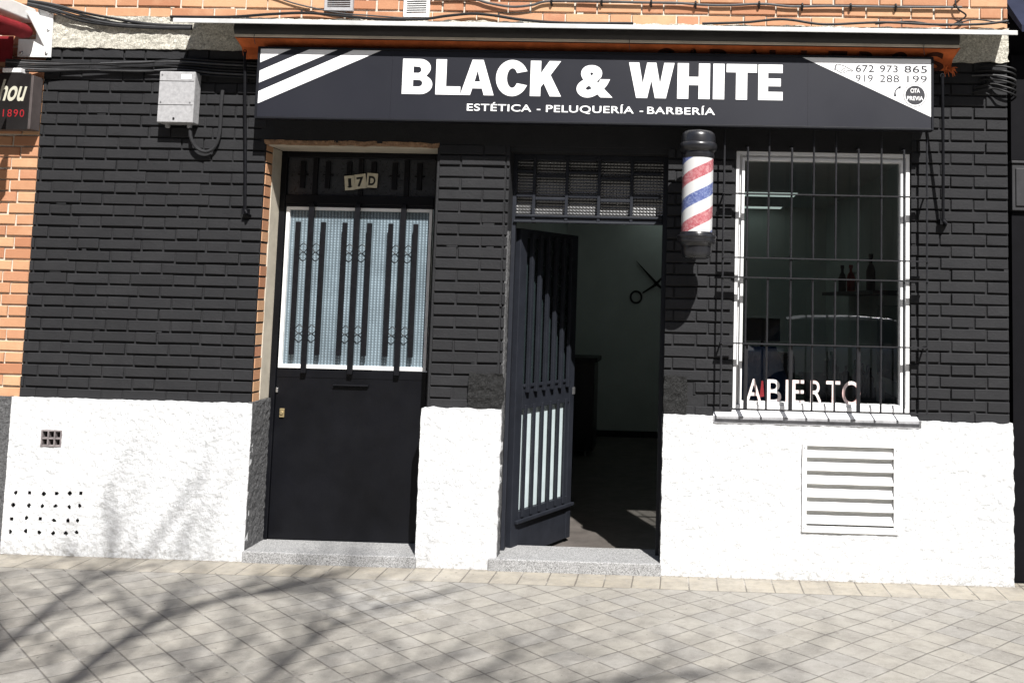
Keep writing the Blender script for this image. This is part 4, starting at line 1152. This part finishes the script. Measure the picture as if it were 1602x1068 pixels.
mb.v = [(0.195, y, z) for y, z in pl] + [(0.200, y, z) for y, z in pl]
mb.f = [[0, 1, 2, 3, 4], [9, 8, 7, 6, 5]] + [[i, (i + 1) % 5, (i + 1) % 5 + 5, i + 5] for i in range(5)]; mb.mi = [0] * 7; mb.t = [.5] * 7
mb.build('side_panel', ['maroon_fabric'], BA)
BS = thing('bar_sign', (-0.2, -0.06, 2.42), 'black bar sign with cream script and the red number 1890', 'sign')
mb = MB(); mb.box(-0.75, 0.205, -0.100, -0.012, 2.425, 2.742)
mb.build('sign_box', ['bar_sign_side'], BS, bevel=0.002)
mb = MB(); mb.box(-0.75, 0.192, -0.106, -0.1005, 2.418, 2.752)
mb.build('sign_face', ['bar_sign_face'], BS, bevel=0.002)
mb = MB(); put_text(mb, 'Mahou', -0.118, -0.1072, 2.588, 0.135, 0.275, 0.02, 0, shear=0.22)
mb.build('script_lettering', ['lettering_cream'], BS)
mb = MB(); put_text(mb, '1890', 0.043, -0.1072, 2.494, 0.046, 0.126, 0.0, 0, spacing=1.25)
mb.build('red_lettering', ['lettering_red'], BS)
mb = MB(); mb.box(0.02, 0.13, -0.108, -0.03, 2.756, 2.782)
mb.build('sign_lamp_arm', ['white_paint'], BS, bevel=0.003)

# ------------------------------------------------------------------ neighbour on the right: dark frontage
NR = thing('dark_shopfront', (8.0, 0.5, 0), 'dark painted frontage at the right edge beyond the white base', 'building')
mb = MB(); mb.box(5.905, 12.0, 0.16, 0.5, 0, 7.0)
for i in range(24):
    z = 0.35 + i * 0.085
    mb.box(5.93, 8.6, 0.140, 0.159, z, z + 0.07)
mb.box(5.91, 6.02, 0.085, 0.159, 0.0, 3.0)
mb.build('frontage_wall', ['dark_facade'], NR)
mb = MB()
mb.add([(5.895, 0.15, 3.36), (9.0, 0.15, 3.36), (9.0, -0.10, 3.13), (5.915, -0.10, 3.13), (5.895, 0.15, 3.30), (9.0, 0.15, 3.30), (9.0, -0.10, 3.09), (5.915, -0.10, 3.09)], [(0, 1, 2, 3), (4, 5, 6, 7), (0, 1, 5, 4), (1, 2, 6, 5), (2, 3, 7, 6), (3, 0, 4, 7)])
mb.build('blind', ['navy_fabric'], NR)
mb = MB(); mb.box(5.905, 6.25, 0.06, 0.15, 2.085, 2.355); mb.box(5.925, 6.23, 0.052, 0.0595, 2.11, 2.33); mb.box(5.90, 6.26, 0.05, 0.15, 2.357, 2.372)
mb.build('wall_cabinet', ['grey_cabinet'], NR, bevel=0.004)

# ------------------------------------------------------------------ inside the shop
def plain(o, loc, label, cat, group=None):
    base_at(o, loc); return tag(o, label, cat, group)
mb = MB()                                             # scissors decal on the back wall
def bl(p, q, w0, w1, t=0.006):
    a, b_ = Vector(p), Vector(q); d = (b_ - a); nrm = Vector((-d.y, d.x)).normalized()
    mb.plate([tuple(a + nrm * w0), tuple(b_ + nrm * w1), tuple(b_ - nrm * w1), tuple(a - nrm * w0)], 5.742, 5.757)
bl((3.502, 1.952), (3.76, 1.678), 0.002, 0.017); bl((3.96, 1.93), (3.715, 1.678), 0.002, 0.017)
bl((3.715, 1.678), (3.580, 1.590), 0.014, 0.008); bl((3.76, 1.678), (3.895, 1.585), 0.014, 0.008)
for cx_, cz_ in ((3.508, 1.542), (3.965, 1.535)):
    mb.tube([(cx_ + 0.062 * math.cos(2 * math.pi * i / 24), 5.752, cz_ + 0.066 * math.sin(2 * math.pi * i / 24)) for i in range(25)], 0.011, 6, cap=False)
plain(mb.build('scissors_decal', ['ink_black']), (3.74, 5.75, 1.68), 'black open scissors decal on the pale wall inside the doorway', 'wall decal')
DK = thing('reception_desk', (2.95, 4.4, -0.05), 'dark reception desk against the back wall seen beside the open door leaf', 'desk')
mb = MB(); mb.box(2.71, 3.205, 4.28, 4.80, 0.885, 0.93); mb.build('desk_top', ['interior_dark'], DK, bevel=0.004)
mb = MB(); mb.box(2.72, 3.175, 4.31, 4.78, 0.02, 0.884); mb.build('desk_body', ['chair_leather'], DK, bevel=0.004)
for x in (2.76, 3.10):
    mb = MB(); mb.tube([(x, 4.34, 0.02), (x, 4.34, -0.05)], 0.014, 8); mb.build('leg', ['box_grey'], DK)
# lamp panels on the ceiling
for (x0, x1, y0, y1, lb) in ((3.5, 5.12, 3.93, 4.28, 'wider lit ceiling lamp seen through the barred window'), (3.5, 5.12, 5.42, 5.62, 'narrow lit ceiling lamp at the back, seen lower through the barred window')):
    L_ = thing('ceiling_lamp', ((x0 + x1) / 2, (y0 + y1) / 2, 2.6), lb, 'ceiling lamp', 'lit lamp panels on the shop ceiling')
    mb = MB(); mb.box(x0 - .01, x1 + .01, y0 - .01, y1 + .01, 2.575, 2.599); mb.build('housing', ['white_paint'], L_)
    mb = MB(); mb.box(x0, x1, y0, y1, 2.570, 2.5745); mb.build('diffuser', ['lamp_panel'], L_)
# barber chair
BC = thing('barber_chair', (4.72, 1.45, -0.05), 'black barber chair with headrest just inside the barred window', 'chair')
cx_, cy_ = 4.72, 1.45
mb = MB(); mb.lathe([(0.30, -0.05), (0.30, -0.03), (0.12, -0.01), (0.05, 0.0)], cx_, cy_, 32); mb.build('base_plate', ['metal_bright'], BC, smooth=True)
mb = MB(); mb.lathe([(0.045, -0.005), (0.045, 0.40)], cx_, cy_, 20); mb.build('column', ['metal_bright'], BC, smooth=True)
mb = MB(); mb.box(cx_ - .26, cx_ + .26, cy_ - .26, cy_ + .26, 0.40, 0.54); mb.build('seat', ['chair_leather'], BC, bevel=0.03)
mb = MB(); mb.obox((cx_ - .10, cy_ + .27, 0.86), (.24, 0, 0), (0, .05, .01), (0, .05, .30)); mb.build('backrest', ['chair_leather'], BC, bevel=0.03)
mb = MB(); mb.obox((cx_ - .10, cy_ + .33, 1.33), (.13, 0, 0), (0, .045, .01), (0, .01, .085)); mb.tube([(cx_ - .10, cy_ + .32, 1.16), (cx_ - .10, cy_ + .33, 1.26)], 0.012, 8); mb.build('headrest', ['chair_leather'], BC, bevel=0.02)
for sg in (-1, 1):
    mb = MB(); mb.box(cx_ + sg * .30 - .035, cx_ + sg * .30 + .035, cy_ - .2, cy_ + .24, 0.70, 0.75); mb.tube([(cx_ + sg * .30, cy_ + .1, .70), (cx_ + sg * .29, cy_ + .1, .48)], 0.02, 8); mb.build('armrest', ['chair_leather'], BC, bevel=0.012)
mb = MB(); mb.box(cx_ - .18, cx_ + .18, cy_ - .56, cy_ - .42, 0.06, 0.085); mb.tube([(cx_, cy_ - .44, .07), (cx_, cy_ - .24, .40)], 0.018, 8); mb.build('footrest', ['metal_bright'], BC)
# styling counter along the right wall with bottles
SC = thing('styling_counter', (5.45, 2.4, -0.05), 'dark styling counter along the right inner wall behind the window', 'counter')
mb = MB(); mb.box(5.20, 5.644, 1.2, 4.4, 0.80, 0.84); mb.build('counter_top', ['interior_dark'], SC, bevel=0.004)
for y in (1.25, 2.8, 4.3):
    mb = MB(); mb.box(5.25, 5.644, y, y + .05, -0.05, 0.799); mb.build('side_panel', ['interior_dark'], SC)
mb = MB(); mb.box(5.40, 5.655, 1.6, 4.2, 1.60, 1.63); plain(mb.build('wall_shelf', ['interior_dark']), (5.6, 2.4, 1.6), 'dark shelf on the right inner wall above the counter', 'shelf')
BT = [(5.47, 2.95, 1.63, 'bottle_red', 'red bottle on the inner shelf', 1.2), (5.52, 3.10, 1.63, 'bottle_white', 'white bottle on the inner shelf, nearest the red one', .9), (5.50, 3.6, 1.63, 'chair_leather', 'black bottle at the far end of the inner shelf', 1.3),
      (5.48, 2.1, 1.63, 'interior_dark', 'dark bottle at the near end of the inner shelf', 1.5), (5.35, 3.2, 0.84, 'bottle_green', 'green bottle on the dark styling counter', 1.4), (5.42, 2.2, 0.84, 'bottle_white', 'white bottle on the dark styling counter', 1.1), (5.32, 1.7, 0.84, 'chair_leather', 'black bottle on the dark styling counter', 1.6)]
for x, y, z, mt, lb, h in BT:
    mb = MB(); mb.lathe([(0.001, z), (0.035, z), (0.036, z + .10 * h), (0.026, z + .125 * h), (0.013, z + .14 * h), (0.013, z + .165 * h), (0.018, z + .167 * h), (0.018, z + .19 * h), (0.001, z + .19 * h)], x, y, 16)
    plain(mb.build('bottle', [mt], smooth=True), (x, y, z), lb, 'bottle', 'bottles inside the shop')

mb = MB(); mb.box(5.648, 5.658, 1.7, 2.7, 0.95, 1.52)
plain(mb.build('wall_mirror', ['far_window']), (5.65, 2.2, 1.2), 'dark mirror on the right inner wall above the counter', 'mirror')
for i in range(9):
    x, y, z = 5.44 + rnd.uniform(-.05, .1), 1.5 + i * 0.31 + rnd.uniform(-.08, .08), 0.84
    h = rnd.uniform(.7, 1.4)
    mb = MB(); mb.lathe([(0.001, z), (0.03, z), (0.03, z + .11 * h), (0.011, z + .13 * h), (0.011, z + .17 * h), (0.001, z + .172 * h)], x, y, 12)
    plain(mb.build('bottle', [rnd.choice(['bottle_white', 'interior_dark', 'bottle_green', 'chair_leather', 'bottle_red'])], smooth=True), (x, y, z), 'small bottle in the row along the back of the styling counter', 'bottle', 'row of small bottles on the styling counter')
mb = MB()
n_ = 26
for i in range(n_ + 1):
    a_ = math.pi * 2 * i / n_
    for j in range(7):
        t_ = j / 6
        rr = (0.10 + 0.20 * t_) * (1 + 0.10 * math.sin(a_ * 5 + j) * t_)
        mb.v.append((4.62 + rr * math.cos(a_), 1.72 + rr * .55 * math.sin(a_), 1.20 - 0.55 * t_))
for i in range(n_):
    for j in range(6):
        q = i * 7 + j
        mb.f.append([q, q + 7, q + 8, q + 1]); mb.mi.append(0); mb.t.append(.5)
plain(mb.build('hair_cape', ['blue_cape'], smooth=True), (4.62, 1.72, 0.65), 'dark blue cape draped over the back of the barber chair', 'cape')
# ------------------------------------------------------------------ street behind the viewer (seen in the panes and by its shadows)
OB = thing('apartment_block', (4, -24, 0), 'brown apartment block across the street, mirrored dimly in the window pane', 'building')
mb = MB(); mb.box(-45, 50, -34, -24, -0.13, 15); mb.build('wall', ['far_render'], OB)
for fl in range(4):
    for i in range(22):
        x = -38 + i * 3.7; z = 1.0 + fl * 3.3
        mb = MB(); mb.box(x, x + 1.5, -23.99, -23.9, z, z + 1.5); mb.build('window', ['far_window'], OB)
mb = MB(); mb.box(-45.3, 50.3, -24.5, -23.6, 15, 15.4); mb.build('cornice', ['far_render'], OB)

CAR = thing('parked_car', (6.9, -10.2, -0.13), 'silver parked car mirrored in the barred window pane', 'car')
def car_shell():
    mb = MB()
    st = [(-2.1, .45, .75, .80), (-2.0, .30, .92, .84), (-1.2, .25, .98, .88), (-0.9, .25, 1.0, .88), (0.9, .25, 1.0, .88), (1.3, .25, .95, .88), (2.0, .30, .85, .82), (2.12, .45, .68, .76)]
    for x, zl, zh, hw in st:
        mb.v += [(6.9 + x, -10.2 - hw * .92, zl - .13), (6.9 + x, -10.2 - hw, .5), (6.9 + x, -10.2 - hw * .9, zh - .13), (6.9 + x, -10.2 + hw * .9, zh - .13), (6.9 + x, -10.2 + hw, .5), (6.9 + x, -10.2 + hw * .92, zl - .13)]
    for i in range(len(st) - 1):
        for j in range(6):
            mb.f.append([i * 6 + j, i * 6 + (j + 1) % 6, (i + 1) * 6 + (j + 1) % 6, (i + 1) * 6 + j]); mb.mi.append(0); mb.t.append(.5)
    mb.f += [[0, 1, 2, 3, 4, 5], [(len(st) - 1) * 6 + k for k in (5, 4, 3, 2, 1, 0)]]; mb.mi += [0, 0]; mb.t += [.5, .5]
    return mb
car_shell().build('body', ['car_paint'], CAR, bevel=0.04, smooth=True)
def cabin(z_lo, prof, hwl, hwh):
    mb = MB()
    n = len(prof)
    for sg in (-1, 1):
        mb.v += [(6.9 + x, -10.2 + sg * (hwl if z < 1.0 else hwh), z) for x, z in prof]
    mb.f = [list(range(n)), list(range(2 * n - 1, n - 1, -1))] + [[i, i + n, (i + 1) % n + n, (i + 1) % n] for i in range(n)]
    mb.mi = [0] * len(mb.f); mb.t = [.5] * len(mb.f)
    return mb
cabin(0, [(-1.75, .83), (-1.1, 1.27), (0.35, 1.28), (1.15, .84)], .76, .60).build('windows', ['far_window'], CAR)
cabin(0, [(-1.22, 1.262), (-0.95, 1.315), (-.2, 1.34), (0.30, 1.31), (0.50, 1.262)], .62, .60).build('roof', ['car_paint'], CAR, bevel=0.02)
for x in (-1.3, 1.32):
    for sg in (-1, 1):
        mb = MB()
        prof = [(0.12, -.11), (0.30, -.11), (0.32, -.08), (0.32, .08), (0.30, .11), (0.12, .11)]
        mb.lathe(prof, 0, 0, 24); mb.v = [(6.9 + x + a, -10.2 + sg * .80 + c, 0.19 + b_) for a, b_, c in mb.v]
        wh = mb.build('wheel', ['tyre'], CAR, smooth=True)

# bare street tree beside the viewer; its branches throw the shadows on the paving
TR = thing('bare_tree', (3.3, -7.0, 0), 'bare leafless street tree behind the viewer throwing branch shadows on the paving', 'tree')
mb = MB()
rt = random.Random(5)
def up(sx, sy, h):                                     # point at height h in the light path of a spot on the paving
    return Vector((sx + 0.41 / 1.27 * h, sy - h / 1.27, h))
mb.tube([(3.3, -7.0, 0), (3.32, -7.0, .3), (3.36, -6.98, 1.6), (3.40, -6.95, 3.2), (3.44, -6.92, 4.6)], [0.19, 0.15, 0.13, 0.12, 0.11], 14)
mb.build('trunk', ['bark'], TR, smooth=True)
fork = Vector((3.44, -6.92, 4.5))
def twigs(mb, p, d, ln, r, lev):
    pts = [p]; q = p.copy(); dd = d.copy()
    nseg = 5
    for i in range(nseg):
        dd = (dd + Vector((rt.uniform(-.25, .25), rt.uniform(-.25, .25), rt.uniform(-.05, .22)))).normalized()
        q = q + dd * ln / nseg
        pts.append(q.copy())
        if lev > 0 and i >= 1:
            for _ in range(2 if lev > 1 else 1):
                sd = (dd + Vector((rt.uniform(-1, 1), rt.uniform(-1, 1), rt.uniform(-.2, .6))) * 0.9).normalized()
                twigs(mb, q, sd, ln * rt.uniform(.45, .7), r * .55, lev - 1)
    mb.tube(pts, [r * (1 - .55 * i / nseg) for i in range(nseg + 1)], 5)
BR = [([up(1.40, -2.4, 5.6), up(1.15, -1.35, 6.5), up(0.97, -.60, 7.0), up(1.00, -.05, 7.5), up(1.16, .35, 8.1)], 0.045),
      ([up(1.75, -2.4, 5.4), up(1.66, -1.75, 6.0), up(1.63, -1.20, 6.6), up(1.70, -.80, 7.2), up(2.0, -.45, 7.8), up(2.2, -.1, 8.3)], 0.045),
      ([up(2.3, -2.5, 5.4), up(2.40, -1.70, 6.2), up(2.44, -1.10, 6.8), up(2.60, -.75, 7.3), up(2.9, -.4, 7.9)], 0.034),
      ([up(1.0, -2.2, 5.5), up(0.55, -1.3, 6.1), up(.45, -.60, 6.8), up(.42, -.25, 7.2)], 0.030),
      ([up(2.9, -2.5, 5.6), up(3.3, -1.9, 6.3), up(3.9, -1.55, 6.9), up(4.5, -1.35, 7.4)], 0.03),
      ([up(2.6, -2.6, 5.4), up(2.75, -2.0, 6.1), up(2.95, -1.55, 6.5), up(3.3, -1.15, 7.0)], 0.024),
      ([up(1.9, -2.6, 5.4), up(2.05, -2.0, 6.1), up(2.15, -1.5, 6.6), up(2.1, -1.0, 7.0)], 0.024),
      ([up(3.2, -2.6, 5.6), up(3.9, -2.0, 6.2), up(4.5, -1.8, 6.6), up(5.1, -1.5, 7.0)], 0.022),
      ([up(0.9, -2.5, 5.4), up(0.75, -1.9, 6.0), up(.8, -1.3, 6.5), up(.7, -.9, 6.9)], 0.024),
      ([up(2.2, -2.6, 5.3), up(2.9, -2.1, 6.2), up(3.3, -1.4, 6.9), up(3.5, -1.0, 7.3)], 0.028)]
for pts, r in BR:
    mb = MB()
    path = smooth_path([fork] + [tuple(p) for p in pts], 4)
    mb.tube(path, [r * 1.0 * (1 - .75 * i / (len(path) - 1)) for i in range(len(path))], 8)
    for i in range(len(path) // 4, int(len(path) * 0.85)):
        d = (path[min(i + 1, len(path) - 1)] - path[i - 1]).normalized()
        sd = (d + Vector((rt.uniform(-1, 1), rt.uniform(-1, 1), rt.uniform(-.3, .5)))).normalized()
        g0 = path[i] + SUN_DIR * (path[i].z / -SUN_DIR.z)
        if -2.6 < g0.y < -0.30:
            twigs(mb, path[i], sd, rt.uniform(.45, .95), r * .30, 1)
            twigs(mb, path[i], (sd + Vector((rt.uniform(-1, 1), rt.uniform(-1, 1), 0))).normalized(), rt.uniform(.3, .7), r * .28, 1)
    mb.build('limb', ['bark'], TR)
